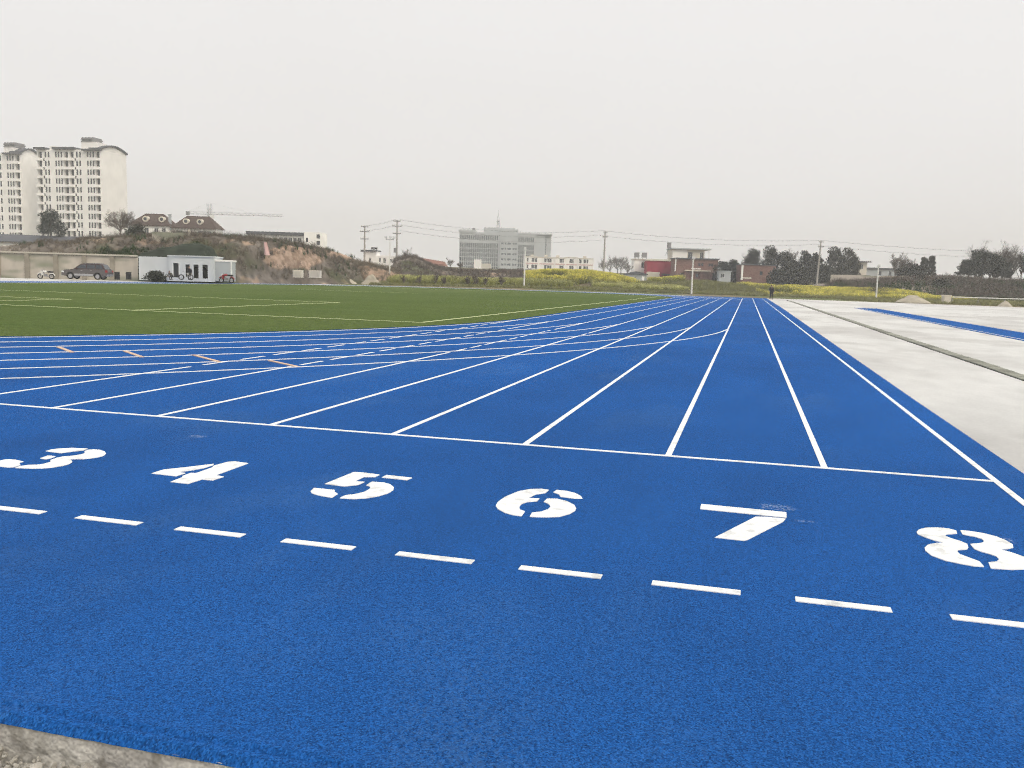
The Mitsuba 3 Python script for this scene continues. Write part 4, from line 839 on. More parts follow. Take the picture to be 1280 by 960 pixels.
# rail and tank at the right
k = thing('pipe_rail', 'low pale pipe rail along the right edge of the pavement', 'rail')
u0, v0, z0 = 62.09, 124.72, 0.21; u1 = u0 + 14
part(k, 'rail', 'm_metal_white', None, lambda m: m.bar((u0, v0, 0.85), (u1, v0 - 3, 0.85), 0.075, n=8))
for q in range(5):
    part(k, 'post', 'm_metal_grey', None, lambda m: m.bar((u0 + q * 3.3, v0 - q * .7, -0.3), (u0 + q * 3.3, v0 - q * .7, 0.78), 0.06, n=6))
k = thing('concrete_trough', 'square pale concrete trough at the left end of the pipe rail', 'trough')
pl = (60.47, 123.69, 0.02, 0)
part(k, 'tank', 'm_cream', pl, lambda m: (m.box(0, 0.95, 0, 0.12, -.3, 1.05), m.box(0, 0.95, 0.78, 0.9, -.3, 1.05), m.box(0, 0.12, .123, .777, -.3, 1.045), m.box(.83, 0.95, .123, .777, -.3, 1.045), m.box(.123, .827, .123, .777, -.3, .5)))
for y in (-.06, .903): part(k, 'rim', 'm_cream', pl, lambda m: m.box(-.06, 1.01, y, y + .057, .93, 1.1))

# ------------------------------------------------------------------ houses behind
def hip_roof(key, w, d, z, h, rg, pl, mat='m_tile', over=0.6, name='roof'):
    a, b, c, e = -over, w + over, -over, d + over; m = MB()
    v = [(a, c, z), (b, c, z), (b, e, z), (a, e, z), (a + rg, (c + e) / 2, z + h), (b - rg, (c + e) / 2, z + h)]
    m.add(v, [(0, 1, 5), (0, 5, 4), (1, 2, 5), (2, 3, 4), (2, 4, 5), (3, 0, 4), (0, 2, 1), (0, 3, 2)]); m.box(a, b, c, c + .1, z - .25, z - .003)
    return put(f'{key}__{name}', m, mat, pl)
def drop6(u, v, z): return u, v, z - 6.0
def villa(label, pl, w, d, hw, hr, rg, dorm):
    k = thing('villa', label, 'house'); ops = [(w * f, w * f + 1.0, hw - 2.0, hw - .7) for f in (.12, .36, .62, .82)]
    block(k, w, d, -6, hw, pl, 'm_white', front=ops, frame_mat='m_metal_white'); r = hip_roof(k, w, d, hw + .004, hr, rg, pl)
    for f in dorm:
        x = w * f; yy = -0.6 + (d / 2 + .6) * 0.32; zc = hw + hr * 0.50
        m = MB(); m.bar((x, yy - 0.35, zc), (x, yy + 1.6, zc), 0.72, n=18); kk = put(f'{k}__dormer', m, 'm_cream', pl)
        m = MB(); m.bar((x, yy - 0.40, zc), (x, yy - 0.352, zc), 0.42, n=16); put(f'{kk}__pane', m, 'm_glass', pl)
    return k
k = villa('white villa with dark hipped roof and round dormers, nearest the bare tree', (*drop6(-97.88, 224.90, 12.84), 4), 9.2, 8, 6.0, 3.1, 2.9, (.36, .80))
k2 = villa('white villa with dark hipped roof and round dormers below the crane jib', (*drop6(-87.09, 224.85, 12.44), 4), 10.2, 8, 6.0, 3.2, 2.8, (.28, .62))
part(k2, 'chimney', 'm_grey', (-88.91, 226.90, 12.72, 0), lambda m: (m.box(-.28, .28, 0, .6, -1, 2.9), m.box(-.38, .38, -.1, .7, 2.903, 3.1)))
k = thing('retaining_wall', 'weathered grey retaining wall below the villas on the bank', 'wall')
pl = (-51.04, 123.87, 5.74, 3)
for q in range(4): part(k, 'section', 'm_wall', pl, lambda m: m.box(q * 1.25, q * 1.25 + 1.22, 0, .3, -3, 1.0 + .05 * (q % 2)))
part(k, 'post', 'm_cream', pl, lambda m: m.box(5.02, 5.25, -.1, .3, -4.2, 1.5))

k = thing('long_shed', 'long low shed with a dark grey roof below the apartment blocks', 'shed')
pl = (-117.39, 191.85, 5.84, 3)
block(k, 24.0, 7, -4, 1.0, pl, 'm_white', front=[(9.0, 11.0, -.4, .6), (13.5, 15, -.4, .6)])
m = MB(); m.add([(-.6, -.8, 1.0), (25.5, -.8, 0.9), (25.5, 6, 2.6), (-.6, 6, 2.7), (-.6, -.8, .8), (25.5, -.8, .7), (25.5, 6, 2.4), (-.6, 6, 2.5)], [(0, 1, 2, 3), (4, 5, 1, 0), (5, 6, 2, 1), (3, 7, 4, 0), (7, 6, 5, 4), (6, 7, 3, 2)]); put(f'{k}__roof', m, 'm_roof_grey', pl)
k = thing('school_wing', 'long low white building with a dark flat roof band and stair tower on the bank', 'building')
pl = (-71.16, 234.60, 9.70, 2)
block(k, 14.6, 9, -4, 1.9, pl, 'm_white', front=[(8.2 + 1.22 * q, 9.2 + 1.22 * q, 0.3, 1.4) for q in range(5)], frame_mat='m_metal_white')
part(k, 'roof', 'm_roof_grey', pl, lambda m: m.box(-.4, 14.9, -.6, 9.3, 1.903, 2.75))
block(k, 4.8, 7, -6, 2.9, pl, 'm_white', x0=15.0, y0=-1.2, name='stair_tower', front=[(3.3, 4.2, 1.3, 2.4), (3.3, 4.2, -.4, .7), (3.3, 4.2, -2.1, -1.0), (0.5, 1.1, .3, 1.4)], win='tower_window')
k = thing('farmhouse', 'small white house behind the left utility pole, flat roof', 'house')
pl = (-34.12, 197.61, 3.45, 0)
block(k, 2.9, 5, -2, 3.6, pl, 'm_white', front=[(1.25, 1.8, 1.1, 2.1)], frame_mat='m_metal_white')
block(k, 4.3, 5, -2, 2.7, pl, 'm_white', x0=2.903, y0=.4, name='wing', front=[(.5, 1.0, 1.2, 2.2), (1.5, 2.1, 1.0, 2.2), (3.0, 3.5, 1.2, 2.0)], frame_mat='m_metal_white', win='wing_window')
part(k, 'roof', 'm_roof_grey', pl, lambda m: m.box(-.5, 3.2, -.6, 5.3, 3.603, 3.85))
part(k, 'water_heater', 'm_dark', pl, lambda m: (m.bar((1.6, 1, 4.3), (3.0, 1, 4.3), .22, n=8), m.box(1.7, 1.78, .9, 1.1, 3.853, 4.2), m.box(2.7, 2.78, .9, 1.1, 3.853, 4.2)))
k = thing('tiled_barn', 'low barn with faded red roof on the ploughed mound', 'barn')
pl = (-22.47, 207.76, 4.12, 0)
block(k, 5.6, 4, -2, 0.6, pl, 'm_brick'); m = MB(); m.add([(-.4, -.5, .5), (6.3, -.5, .2), (5.6, 2.2, 1.3), (-.4, 2.2, 2.1), (-.4, 4.6, .5), (6.3, 4.6, .2)], [(0, 1, 2, 3), (3, 2, 5, 4)]); m.add([(-.4, -.5, .5), (-.4, 2.2, 2.1), (-.4, 4.6, .5)], [(0, 1, 2)]); m.add([(6.3, -.5, .2), (6.3, 4.6, .2), (5.6, 2.2, 1.3)], [(0, 1, 2)]); put(f'{k}__roof', m, 'm_terracotta', pl)

# office block far behind
k = thing('office_building', 'large pale grey office building with vertical fins and a raised centre', 'office building')
pl = (-38.81, 605.14, 9.50, 0); B = pl[2]
def fins(key, w, z0, z1, n, x0, y0, attic, depth=0.9, fmat='m_grey'):
    gap = w / n; ops = [(gap * q + gap * .30, gap * (q + 1) - gap * .0, z0 + 0.5, z1 - 7.2) for q in range(n - 1)] + ([(gap * q + gap * .3, gap * (q + 1) - gap * .05, z1 - 5.0, z1 - 2.0) for q in range(n - 1)] if attic else [])
    block(key, w, 18, z0, z1, pl, fmat, x0=x0, y0=y0, front=ops, depth=depth, glass='m_office_glass', name='wing_wall', win='window_strip')
    for f in range(1, 7):
        z = z0 + (z1 - z0 - 8) * f / 7; part(key, 'floor_band', 'm_grey', pl, lambda m: m.box(x0 + .4, x0 + w - 1.2, y0 + depth - .35, y0 + depth - .003, z, z + .5))
fins(k, 28.0, -5, 24.0, 19, 0.0, 0.0, True)
part(k, 'parapet', 'm_grey', pl, lambda m: m.box(-.6, 11.0, -.7, 18.5, 24.003, 25.6)); part(k, 'roof_plant', 'm_metal_grey', pl, lambda m: m.box(8.5, 10.3, 2, 6, 25.603, 27.0))
part(k, 'entrance_portal', 'm_white', pl, lambda m: (m.box(10.5, 15.5, -5, -.003, -3, 5.5)))
part(k, 'entrance_porch', 'm_cream', pl, lambda m: m.box(15.6, 22.0, -4.6, -.003, -4, 2.8))
wz = [(-1.5 + 3.55 * q) for q in range(6)]
block(k, 12.0, 19, -5, 26.5, pl, 'm_grey', x0=28.003, y0=-1.5, name='centre_wall', front=[(x, x + w, z, z + 1.3) for z in wz for x, w in ((.8, 1.6), (3.2, 1.0), (5.0, 2.4), (8.6, 1.2), (10.2, 1.2))], glass='m_office_glass', depth=.4, win='window')
part(k, 'centre_parapet', 'm_grey', pl, lambda m: m.box(16.5, 38.0, 2.5, 14, 24.003, 27.6))
fins(k, 12.5, -5, 23.5, 9, 40.006, 0.0, True)
block(k, 6.2, 18, -5, 23.3, pl, 'm_grey', x0=52.51, y0=1.0, name='end_wall'); block(k, 4.2, 16, -5, 22.8, pl, 'm_grey', x0=58.713, y0=3.0, name='end_bay', front=[(.4, .9, 0, 21)], glass='m_office_glass')
part(k, 'end_parapet', 'm_grey', pl, lambda m: m.box(39.5, 63.5, -.5, 19.5, 23.503, 24.4))
k = thing('lattice_mast', 'faint lattice communication mast rising behind the office building', 'mast')
u, v, z = -14.68, 709.42, 39.73
part(k, 'lattice', 'm_metal_grey', (u, v, 0), lambda m: [m.bar((sx * 3.2, sy * 3.2, 10), (sx * .45, sy * .45, z + 12), .35, .18, 4) for sx in (-1, 1) for sy in (-1, 1)] + [m.bar((-s * w_, s2 * w_, zz), (s * w_, s2 * w_, zz + 3.5), .14, n=4) for zz in np.arange(20, z + 8, 3.5) for w_ in [3.2 - 2.75 * (zz - 10) / (z + 2)] for s in (-1, 1) for s2 in (-1, 1)])
part(k, 'antenna', 'm_metal_grey', (u, v, 0), lambda m: m.bar((0, 0, z + 11.9), (0, 0, z + 17), .16, .06, 5)); part(k, 'platform', 'm_metal_grey', (u, v, 0), lambda m: m.box(-1.2, 1.2, -1.2, 1.2, z + 8, z + 8.4))

k = thing('row_house', 'long white two-storey row of dwellings behind the yellow rapeseed', 'building')
pl = (4.01, 403.36, 6.19, 2)
wx = [1.2, 3.4, 4.8, 6.0, 9.2, 10.6, 11.8, 14.2, 16.2, 17.4, 19.2, 20.8, 22.0, 25.2, 27.2, 28.6, 31.0]
for (x0, w, h, y0) in ((0, 6.6, 6.2, 0), (6.603, 7.4, 6.0, .7), (14.006, 5.0, 6.0, .2), (19.01, 5.6, 6.3, .6), (24.613, 7.2, 6.0, 0)):
    ops = [(x - x0, x - x0 + (1.1 if i % 3 else .7), z, z + 1.7) for i, x in enumerate(wx) if x0 + .2 < x < x0 + w - 1.3 for z in (1.0, 4.0)]
    block(k, w, 8, -3, h, pl, 'm_white', x0=x0, y0=y0, front=ops, frame_mat=None)
    part(k, 'cornice', 'm_cream', pl, lambda m: m.box(x0 + .05, x0 + w - .05, y0 - .3, y0 + 8.2, h + .003, h + .35))
    part(k, 'lintel_band', 'm_pink', pl, lambda m: m.box(x0 + .3, x0 + w - .3, y0 - .12, y0 - .003, 3.0, 3.5))
for x in (3.0, 9.5, 15.0, 27.5): part(k, 'roof_hut', 'm_cream', pl, lambda m: m.box(x, x + 1.3, 3, 5.5, 6.5, 7.4))

def tankhouse():
    k = thing('town_house', 'narrow cream house with two dark roof tanks left of the red building', 'house'); pl = (34.59, 257.03, 3.51, 0)
    block(k, 3.9, 6, -2, 5.0, pl, 'm_white', front=[(2.1, 3.3, 2.6, 4.3), (.5, 1.2, .4, 1.6)], frame_mat='m_metal_white')
    part(k, 'roof', 'm_cream', pl, lambda m: m.box(-.3, 4.2, -.4, 6.2, 5.003, 5.25))
    for x in (.2, 2.4): part(k, 'roof_tank', 'm_metal_grey', pl, lambda m: (m.box(x, x + 1.35, 1, 2.4, 5.7, 7.1), m.box(x + .1, x + .25, 1.1, 1.3, 5.253, 5.7), m.box(x + 1.1, x + 1.25, 1.1, 1.3, 5.253, 5.7)))
tankhouse()
k = thing('low_house', 'low grey house with a pale door in front of the red building', 'house'); pl = (29.96, 236.79, 2.65, 0)
block(k, 5.4, 4, -2, 1.3, pl, 'm_grey', front=[(2.2, 2.7, .2, .8)], frame_mat='m_metal_white'); part(k, 'roof', 'm_roof_grey', pl, lambda m: m.prism_y([(-.4, 1.3), (5.7, 1.3), (5.7, 1.5), (2.6, 2.2), (-.4, 1.5)], -.4, 4.3))
part(k, 'door', 'm_white', pl, lambda m: m.box(4.1, 4.75, -.08, -.003, -1.0, .9))
k = thing('red_building', 'bright red walled building with a pale flat roof', 'building'); pl = (37.57, 252.00, 3.57, 0)
block(k, 7.7, 8, -2, 4.6, pl, 'm_red'); part(k, 'roof', 'm_cream', pl, lambda m: m.box(-.2, 8.1, -.3, 8.3, 4.603, 5.1))
part(k, 'annex', 'm_cream', pl, lambda m: m.box(-.1, 3.4, -2.2, -.003, -2, 1.4)); part(k, 'low_canopy', 'm_roof_grey', pl, lambda m: m.box(4.3, 8.0, -1.6, -.003, .75, .95))
part(k, 'drain_pipe', 'm_white', pl, lambda m: m.box(7.75, 8.3, -.3, .2, 0.6, 5.2))
k = thing('villager_house', 'cream house with overhanging flat roof rising behind the brick house', 'house'); pl = (48.20, 272.36, 5.43, 0)
block(k, 10.0, 8, -2, 7.0, pl, 'm_cream', front=[(4.9, 6.3, 4.2, 6.3), (8.6, 9.7, 4.2, 6.3)], frame_mat='m_metal_white'); part(k, 'roof', 'm_grey', pl, lambda m: m.box(-.4, 11.8, -1.3, 8.4, 7.003, 7.35))
part(k, 'bay_wall', 'm_white', pl, lambda m: m.box(0.1, 4.6, -.25, -.003, 3, 6.98)); part(k, 'column', 'm_white', pl, lambda m: m.box(11.0, 11.3, -1.1, -.8, -2, 6.99))
part(k, 'solar_rack', 'm_metal_grey', pl, lambda m: [m.bar((-1.2, 1, 5), (-1.2, 1, 8.8), .12, n=5), m.bar((-2, 1, 5), (-.4, 1, 8.3), .08, n=5), m.box(-1.5, -.3, .6, 1.2, 7.36, 9.0)])
k = thing('brick_house', 'two-storey red brick house with a pale ledge between the storeys', 'house'); pl = (44.01, 241.82, 2.62, 0)
block(k, 11.5, 8, -2, 6.0, pl, 'm_brick', front=[(6.1, 6.7, 4.2, 5.0), (6.9, 7.5, 4.2, 5.0), (8.9, 9.5, 4.2, 5.0), (9.6, 10.2, 4.2, 5.0), (5.5, 6.3, 1.1, 2.1)], opens=[(1.3, 2.2, -1, 2.2)], frame_mat=None)
part(k, 'roof', 'm_roof_grey', pl, lambda m: m.box(-.35, 11.8, -.5, 8.3, 6.003, 6.3)); part(k, 'ledge', 'm_cream', pl, lambda m: m.box(2.4, 9.5, -.9, -.003, 2.75, 3.05)); part(k, 'white_ledge', 'm_white', pl, lambda m: m.box(4.0, 6.6, -.95, -.7, 3.3, 3.55))
part(k, 'corner_strip', 'm_white', pl, lambda m: m.box(-.28, .0, -.2, .15, 2.6, 5.99)); part(k, 'porch_door', 'm_grey', pl, lambda m: m.box(1.35, 1.42, .2, 1.0, -1, 2.1))
for q in range(4): part(k, 'porch_pier', 'm_brick', pl, lambda m: m.box(2.4 + q * 2.2, 2.7 + q * 2.2, -.85, -.55, -2, 2.747))
k = thing('grey_hut', 'small grey hut with one window right of the brick house', 'hut'); pl = (54.22, 233.82, 3.12, 0)
block(k, 3.0, 3, -2, 2.3, pl, 'm_grey', front=[(.3, 1.3, .6, 1.7)], frame_mat='m_metal_white'); part(k, 'roof', 'm_grey', pl, lambda m: m.box(-.2, 3.2, -.2, 3.2, 2.303, 2.45))
k = thing('brick_outhouse', 'low brick building with a white corner in front of the dark trees', 'building'); pl = (60.06, 233.84, 3.28, 0)
block(k, 9.0, 6, -2, 4.0, pl, 'm_brick', front=[(4.8, 5.6, 1.4, 2.4)]); part(k, 'roof', 'm_roof_grey', pl, lambda m: m.box(-.2, 9.2, -.3, 6.2, 4.003, 4.2)); part(k, 'white_corner', 'm_white', pl, lambda m: m.box(-.15, .35, -.12, -.003, 0, 3.99)); part(k, 'base_band', 'm_cream', pl, lambda m: m.box(.4, 2.6, -.12, -.003, .4, .75))
k = thing('pavilion_house', 'pale house with a wide thin flat roof behind the dark trees at the right', 'house'); pl = (113.35, 292.74, 7.47, 0)
block(k, 3.2, 5, -3, 3.2, pl, 'm_cream', front=[(.8, 2.0, .9, 2.6)], frame_mat='m_metal_white'); part(k, 'roof', 'm_roof_grey', pl, lambda m: m.box(-2.0, 4.2, -1.2, 6, 3.203, 3.6))
block(k, 15, 5, -3, 1.0, pl, 'm_grey', x0=3.6, y0=1, name='long_wall', front=[(4, 5, -.8, .5), (7.5, 8.3, -.8, .5)], win='long_window'); part(k, 'long_roof', 'm_roof_grey', pl, lambda m: m.box(3.4, 19, .4, 6.2, 1.003, 1.6))
k = thing('field_wall', 'long weathered grey wall on the bank at the right', 'wall'); pl = (73.28, 204.64, 3.27, -2)
for q in range(6): part(k, 'section', 'm_wall', pl, lambda m: m.box(q * 3.0, q * 3.0 + 2.96, 0, .25, -1.5, 1.6 + .06 * (q % 3)))

# tower crane far behind the villas
k = thing('tower_crane', 'thin grey tower crane with its long jib above the villas', 'crane')
u, v, z = -119.52, 345.00, 23.65; w = .7
part(k, 'mast', 'm_metal_grey', (u, v, 0), lambda m: [m.bar((sx * w, sy * w, 0), (sx * w, sy * w, z + 4), .08, n=4) for sx in (-1, 1) for sy in (-1, 1)] + [m.bar((-w * s, -w, zz), (w * s, -w, zz + 2), .07, n=4) for zz in np.arange(2, z + 2, 2) for s in (-1, 1)])
jl = 28.5
part(k, 'jib', 'm_metal_grey', (u, v, 0), lambda m: [m.bar((-9, y, z), (jl, y, z), .055, n=4) for y in (-.6, .6)] + [m.bar((-9, 0, z + .9), (jl, 0, z + .7), .055, n=4)] + [m.bar((x, -.6, z), (x + 1.2, 0, z + .8), .05, n=4) for x in np.arange(-9, jl - 1.2, 2.4)] + [m.bar((x + 1.2, 0, z + .8), (x + 2.4, -.6, z), .05, n=4) for x in np.arange(-9, jl - 2.4, 2.4)])
part(k, 'tie', 'm_metal_grey', (u, v, 0), lambda m: [m.bar((0, 0, z + 4.5), (jl * .6, 0, z + .8), .02, n=4), m.bar((0, 0, z + 4.5), (-8.5, 0, z + .8), .02, n=4)]); part(k, 'counterweight', 'm_metal_grey', (u, v, 0), lambda m: m.box(-9, -7.9, -.6, .6, z - .5, z + .9))
part(k, 'cab', 'm_metal_white', (u, v, 0), lambda m: m.box(.8, 2.0, -1.6, -.4, z - 1.6, z - .2))

# ------------------------------------------------------------------ poles, lamps and wires
def utility(label, u, v, zt, arms=3, w=2.1, cat='utility pole', lean=0.0):
    k = thing('utility_pole', label, cat); zb = float(ground_z(u, v)) - .4; pl = (u, v, 0)
    put(f'{k}__pole', MB().bar((0, 0, zb), (lean, 0, zt), .23, .14, 10), 'm_pole_conc', pl, 30)
    for q in range(arms):
        z = zt - .25 - 1.05 * q * (1 if q < 2 else 1.25); ww = w * (0.75, 1.0, .85, .7)[q]
        kk = put(f'{k}__crossarm', MB().box(lean - ww / 2, lean + ww / 2, -.2, -.12, z - .09, z + .09), 'm_metal_grey', pl)
        for x in (-ww / 2 + .08, -.3 * ww + .15, ww / 2 - .08): put(f'{kk}__insulator', MB().bar((lean + x, -.16, z + .09), (lean + x, -.16, z + .36), .05, .035, 6), 'm_cream', pl)
    return k
P456, P496, P757, P1026 = (-32.98, 192.62, 12.37), (-25.43, 188.73, 13.52), (20.13, 200.77, 13.12), (66.25, 192.57, 11.90)
k = utility('grey utility pole with crossarms standing by the small white farmhouse', P456[0], P456[1], P456[2])
part(k, 'low_arm', 'm_metal_grey', (P456[0], P456[1], 0), lambda m: m.box(-.9, 2.4, -.2, -.1, P456[2] - 5.7, P456[2] - 5.5)); part(k, 'transformer', 'm_metal_grey', (P456[0], P456[1], 0), lambda m: m.bar((2.0, -.15, P456[2] - 5.4), (2.0, -.15, P456[2] - 4.7), .28, n=10))
k = utility('taller grey utility pole with crossarms beside the white floodlight mast', P496[0], P496[1], P496[2])
part(k, 'transformer', 'm_metal_grey', (P496[0], P496[1], 0), lambda m: m.bar((-.3, -.35, P496[2] - 6.9), (-.3, -.35, P496[2] - 5.9), .3, n=10))
utility('plain concrete utility pole standing in the rapeseed at the middle', P757[0], P757[1], P757[2], 2, 1.3)
utility('plain leaning concrete utility pole in front of the dark trees', P1026[0] - .3, P1026[1], P1026[2], 2, 1.3, lean=0.35)
def lamp(label, u, v, zt, kind=0):
    k = thing('lamp_post', label, 'lamp post'); pl = (u, v, 0); zb = -.3
    put(f'{k}__mast', MB().bar((0, 0, zb), (0, 0, zt), .14, .10, 10), 'm_metal_white', pl, 30); part(k, 'base_plate', 'm_metal_grey', pl, lambda m: m.box(-.2, .2, -.2, .2, -.05, .08))
    if kind == 1:
        part(k, 'bracket', 'm_metal_grey', pl, lambda m: (m.box(-.75, .75, -.05, .05, zt + .003, zt + .1), m.bar((-.6, 0, zt + .1), (-.75, 0, zt + .55), .04, n=5), m.bar((.5, 0, zt + .1), (.75, 0, zt + .65), .04, n=5)))
        for x in (-.75, .05, .75): kk = put(f'{k}__floodlight', MB().box(x - .2, x + .2, -.25, -.06, zt + .3, zt + .62), 'm_metal_grey', pl); put(f'{kk}__lens', MB().box(x - .17, x + .17, -.27, -.253, zt + .33, zt + .59), 'm_lamp_clear', pl)
    else:
        part(k, 'bracket', 'm_metal_white', pl, lambda m: m.box(-.3, .3, -.05, .05, zt + .003, zt + .08)); kk = put(f'{k}__floodlight', MB().box(-.2, .25, -.28, -.06, zt + .09, zt + .42), 'm_metal_white', pl); put(f'{kk}__lens', MB().box(-.17, .22, -.3, -.283, zt + .12, zt + .39), 'm_lamp_clear', pl)
q = (-23.09, 161.91, 8.16); lamp('white floodlight mast with three lamps by the tall sand heap', q[0], q[1], q[2], 1)
q = (1.58, 148.65, 6.65); lamp('white lamp post standing in front of the row of white dwellings', q[0], q[1], q[2])
q = (28.46, 141.48, 5.63); lamp('white lamp post standing in front of the brick house', q[0], q[1], q[2])
q = (61.07, 148.50, 5.39); lamp('white lamp post before the dark bank, right of the leaning pole', q[0], q[1], q[2])
def wire(label, a, b, sag, r=0.03):
    a, b = np.array(a), np.array(b); t = np.linspace(0, 1, 25); p = a + (b - a) * t[:, None]; p[:, 2] -= sag * 4 * t * (1 - t)
    k = thing('power_cable', label, 'cable', 'overhead cables between the utility poles'); v, f = MB().tube(p, r, 4).get(); scene[k] = mikit.ply((world(v), f), 'm_rubber_black')
def wires(frm, A, B, sag, drops, ends):
    for (da, db), which in zip(drops, ('topmost', 'second', 'lowest') if len(drops) == 3 else ('upper', 'lower')):
        wire(f'{which} dark overhead cable {frm}', (A[0] + ends[0], A[1], A[2] + da), (B[0] + ends[1], B[1], B[2] + db), sag)
wires('from the taller utility pole to the pole in the rapeseed', P496, P757, 1.3, ((.1, .1), (-1.0, -.9), (-2.2, -2.0)), (.5, -.45))
wires('from the pole in the rapeseed to the leaning pole', P757, P1026, .9, ((.1, .1), (-1.1, -.8)), (-.45, .1))
wires('from the leaning pole out past the right edge', P1026, (120.66, 172.19, 9.90), .9, ((.1, .1), (-1.1, -1.1)), (.1, 0))
wires('between the two utility poles with crossarms', P456, P496, .3, ((.1, .1), (-1.0, -1.0)), (.4, -.4))

# ------------------------------------------------------------------ trees
leafy_tree('pine_tree', 'dark spreading pine in front of the apartment blocks', -103.93, 197.16, 8.20, 6.0, 6.2, 43, 'm_pine', 4200, 0.20, 'pine', .16, clumps=15)
bare_tree('bare_tree', 'large leafless tree at the foot of the nearest apartment block', -67.99, 151.69, 6.83, 5.6, 11, depth=5, spread=1.1, minr=.013, upb=.12, limbs=18)
bare_tree('bare_tree', 'small leafless tree left of the villa roof', -64.99, 151.75, 7.33, 3.2, 12, spread=1.0, depth=4, limbs=12)
leafy_tree('evergreen_bush', 'dark dense bush between the large leafless tree and the villa', -60.89, 141.54, 6.16, 2.0, 4.6, 6, 'm_evergreen', 2600, 0.16, 'shrub', 0.08, cat='bush', clumps=14)
leafy_tree('evergreen_bush', 'low green bush on the bank below the left villa', -54.67, 134.46, 5.89, 0.8, 4.6, 7, 'm_shrub', 1800, 0.14, 'shrub', 0.08, cat='bush', clumps=12)
for i, (px, D_, h, lab) in enumerate([((24.47, 247.00, 3.85), 245, 5.0, 'grey leafless tree just left of the middle utility pole'), ((28.73, 246.99, 3.75), 245, 5.5, 'grey leafless tree left of the narrow cream house'), ((32.07, 252.01, 3.64), 250, 4.6, 'small leafless tree touching the narrow cream house'), ((28.34, 264.09, 3.60), 262, 6.6, 'taller grey leafless tree just right of the middle utility pole'), ((32.17, 268.16, 3.97), 266, 6.2, 'pale leafless tree farthest behind the rapeseed')]):
    bare_tree('bare_tree', lab, *px, h, 50 + i, spread=.8, depth=4, minr=.022, twig='m_twig_grey')
for i, (px, h, lab) in enumerate([((-23.87, 191.65, 4.16), 3.8, 'dark leafless tree right of the taller utility pole'), ((-14.85, 201.69, 3.87), 2.6, 'small leafless tree left of the office building'), ((-12.65, 201.65, 3.57), 2.2, 'lowest leafless tree at the corner of the office building')]):
    bare_tree('bare_tree', lab, *px, h, 60 + i, spread=.9, depth=4, minr=.022)
dt = [(903, 352, 236, 5.4, 5.5, 'rounded dark tree behind the grey hut'), (917, 352, 240, 5.8, 5.0, 'dark tree between the grey hut and the brick outhouse'), (940, 350, 240, 8.6, 6.0, 'dark tree rising over the left end of the brick outhouse'), (961, 350, 241, 9.0, 6.5, 'dark tree rising over the right end of the brick outhouse'),
      (980, 351, 236, 7.6, 6.2, 'broad dark tree right of the brick outhouse'), (1006, 352, 236, 8.4, 5.0, 'pointed dark tree just left of the leaning pole'), (1018, 352, 233, 7.8, 5.0, 'dark tree directly behind the leaning pole'), (1041, 353, 233, 9.2, 6.0, 'tall dark tree right of the leaning pole'), (1054, 353, 234, 9.3, 6.2, 'tallest dark tree right of the leaning pole'), (1066, 353, 236, 6.8, 4.5, 'lower dark tree left of the pavilion house'), (992, 353, 238, 5.6, 5.2, 'low dark tree in the gap between two taller ones'), (1030, 356, 228, 5.2, 5.5, 'low dark tree filling the gap right of the leaning pole'), (972, 356, 226, 4.2, 6.0, 'low dark tree in front of the broad one right of the brick outhouse'), (1000, 357, 224, 4.4, 6.0, 'low dark tree nearest the rapeseed, left of the leaning pole')]
for i, (px_, py_, D_, h, w, lab) in enumerate(dt):
    q = [56.03, 237.80, 2.74, 60.05, 241.85, 2.85, 65.09, 241.91, 3.43, 70.00, 242.94, 3.57, 72.65, 237.89, 3.43, 78.28, 237.88, 3.37, 79.84, 234.86, 3.42, 84.75, 234.85, 3.35, 87.90, 235.87, 3.44, 91.24, 237.90, 3.53, 75.90, 239.86, 3.09, 80.66, 229.71, 2.41, 67.96, 227.65, 2.06, 73.10, 225.63, 2.02]
    leafy_tree('dark_tree', lab, q[3 * i], q[3 * i + 1], q[3 * i + 2] - .6, h + .6, w, 100 + i, 'm_evergreen', 4200, 0.24, 'clumps', .12, 'dark trees behind the far end of the track')
cy = [95.32, 216.79, 3.88, 97.35, 217.81, 3.93, 98.47, 216.80, 3.97, 99.98, 215.78, 3.82, 101.54, 215.78, 3.86]
for i, (h, w, lab) in enumerate([(4.2, 3.6, 'leftmost low dark tree of the clump right of the long flat roof'), (4.6, 3.6, 'second low dark tree of the clump right of the long flat roof'), (4.4, 3.4, 'middle dark tree of the clump right of the long flat roof'), (6.4, 3.4, 'dark conical tree left of its twin in the clump'), (6.6, 3.2, 'rightmost dark conical tree of the clump')]):
    leafy_tree('conifer_tree', lab, *cy[3 * i:3 * i + 3], h, w, 130 + i, 'm_evergreen', 2800, 0.22, 'cone' if i > 2 else 'clumps', .05)
rp = [98.50, 191.63, 3.99, 102.00, 193.64, 3.92, 104.07, 191.63, 3.98, 107.84, 194.64, 3.90, 112.43, 191.60, 3.70]
for i, (h, w, lab) in enumerate([(4.8, 4.6, 'dark spreading pine, leftmost of the right-hand group'), (7.2, 5.4, 'dark spreading pine, tallest of the right-hand group'), (6.0, 5.0, 'dark pine in the middle of the right-hand group'), (4.6, 3.6, 'small dark pine at the right of the group'), (8.6, 5.0, 'dark pine cut off by the right edge')]):
    leafy_tree('pine_tree', lab, *rp[3 * i:3 * i + 3], h, w, 150 + i, 'm_pine', 3600, 0.22, 'pine', .35)
bt = [106.62, 201.68, 3.85, 108.45, 201.69, 3.90, 110.39, 196.64, 3.79, 111.39, 201.68, 3.80, 113.11, 197.64, 3.69, 93.34, 216.83, 4.21, 96.55, 217.83, 4.11, 98.23, 201.53, 2.52, 100.43, 201.53, 2.58, 66.28, 247.93, 3.25, 79.72, 251.98, 3.40]
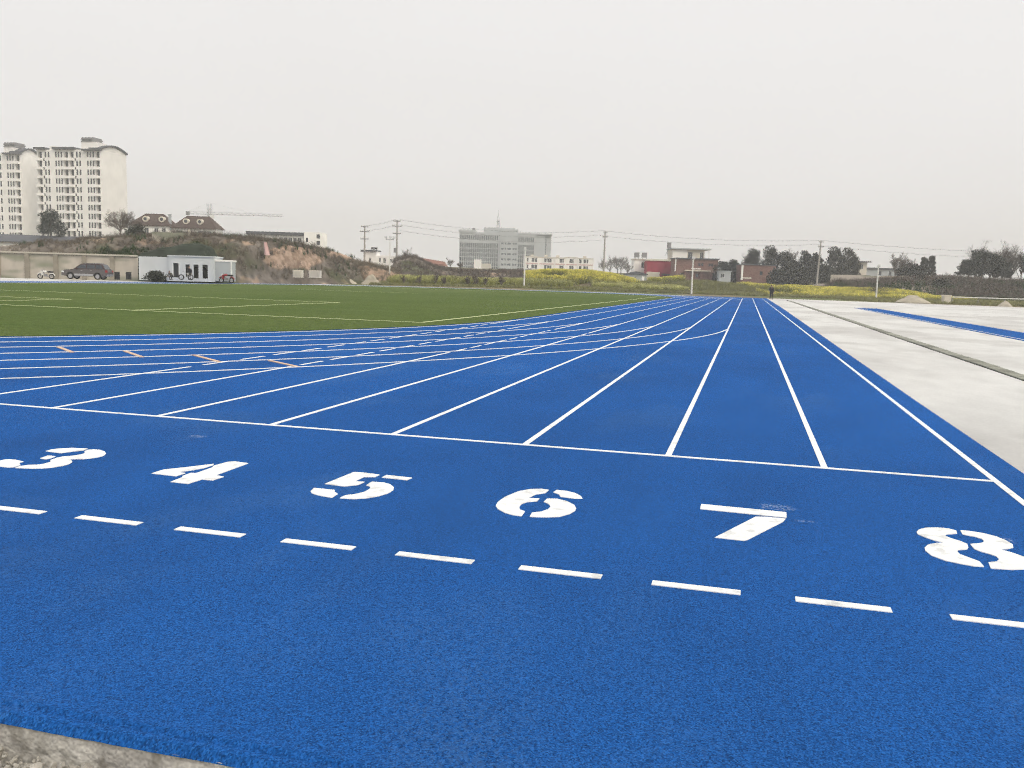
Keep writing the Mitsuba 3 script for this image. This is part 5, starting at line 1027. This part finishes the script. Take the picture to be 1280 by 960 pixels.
for i, (h, lab) in enumerate([(9.5, 'bare tree poking out above the tallest pine of the right-hand group'), (8.2, 'bare tree between the pines of the right-hand group'), (9.2, 'tall bare tree near the right edge'), (8.2, 'slender bare tree left of the tall one near the right edge'), (7.4, 'bare tree hard by the pine at the right edge'), (7.2, 'bare tree over the long flat roof'), (6.4, 'bare tree behind the low dark clump'), (4.0, 'small bare tree in the gap at the right'), (3.6, 'second small bare tree in the gap at the right'), (9.0, 'bare twiggy tree over the brick outhouse'), (9.0, 'bare twiggy tree in the gap between the dark trees')]):
    bare_tree('bare_tree', lab, bt[3 * i], bt[3 * i + 1], bt[3 * i + 2] - .5, h, 200 + i, spread=.45, depth=5, minr=.018)
bq = [70.02, 173.15, 1.02, 73.02, 169.11, 0.85, 81.63, 177.25, 1.61, 82.90, 171.19, 1.41, 88.29, 173.20, 1.38, 92.25, 171.16, 1.21, 97.81, 172.17, 1.19]
for i, (h, w, lab) in enumerate([(1.5, 3.0, 'grey green bush on the dark bank just left of the last lamp post'), (1.4, 2.8, 'grey green bush on the dark bank right of the last lamp post'), (2.6, 4.0, 'dark bush on the bank below the two conical trees'), (2.2, 4.4, 'dark bush on the bank above the concrete trough'), (2.4, 4.6, 'dark bush on the bank below the leftmost right-hand pine'), (1.8, 4.0, 'dark bush on the bank above the pipe rail'), (2.0, 3.6, 'dark bush on the bank by the right edge')]):
    leafy_tree('evergreen_bush', lab, bq[3 * i], bq[3 * i + 1], bq[3 * i + 2] + .3, h, w, 400 + i, 'm_shrub' if i < 2 else 'm_evergreen', 1800, 0.16, 'shrub', 0.08, cat='bush', clumps=12)
# the row of young trees along the verge
sp = [-18.83, 149.37, 0.04, -16.24, 149.38, 0.05, -13.39, 149.38, 0.06, -11.89, 149.37, 0.04, -7.94, 149.38, 0.08, -6.72, 149.37, 0.05, -5.09, 149.38, 0.09, -2.23, 149.38, 0.11]
ORD = ('leftmost', 'second from the left', 'third from the left', 'fourth from the left', 'fourth from the right', 'third from the right', 'second from the right', 'rightmost')
for i in range(8):
    bare_tree('sapling', f'young leafless sapling before the rapeseed strip, {ORD[i]} of the row', sp[3 * i], sp[3 * i + 1], sp[3 * i + 2] - .1, 2.2 + .3 * (i % 3), 300 + i, 'saplings in a row along the verge', .25, 3, cat='sapling', minr=.03)

# ------------------------------------------------------------------ the hazy air
scene['haze'] = {'type': 'cube', 'to_world': T().rotate([0, 0, 1], math.degrees(TH)).translate([0, 530, 46.5]).scale([1560, 1060, 50.5]), 'bsdf': {'type': 'null'}, 'interior': {'type': 'ref', 'id': 'air'}}
labels['haze'] = {'kind': 'stuff', 'label': 'thin grey haze in the air', 'category': 'haze'}
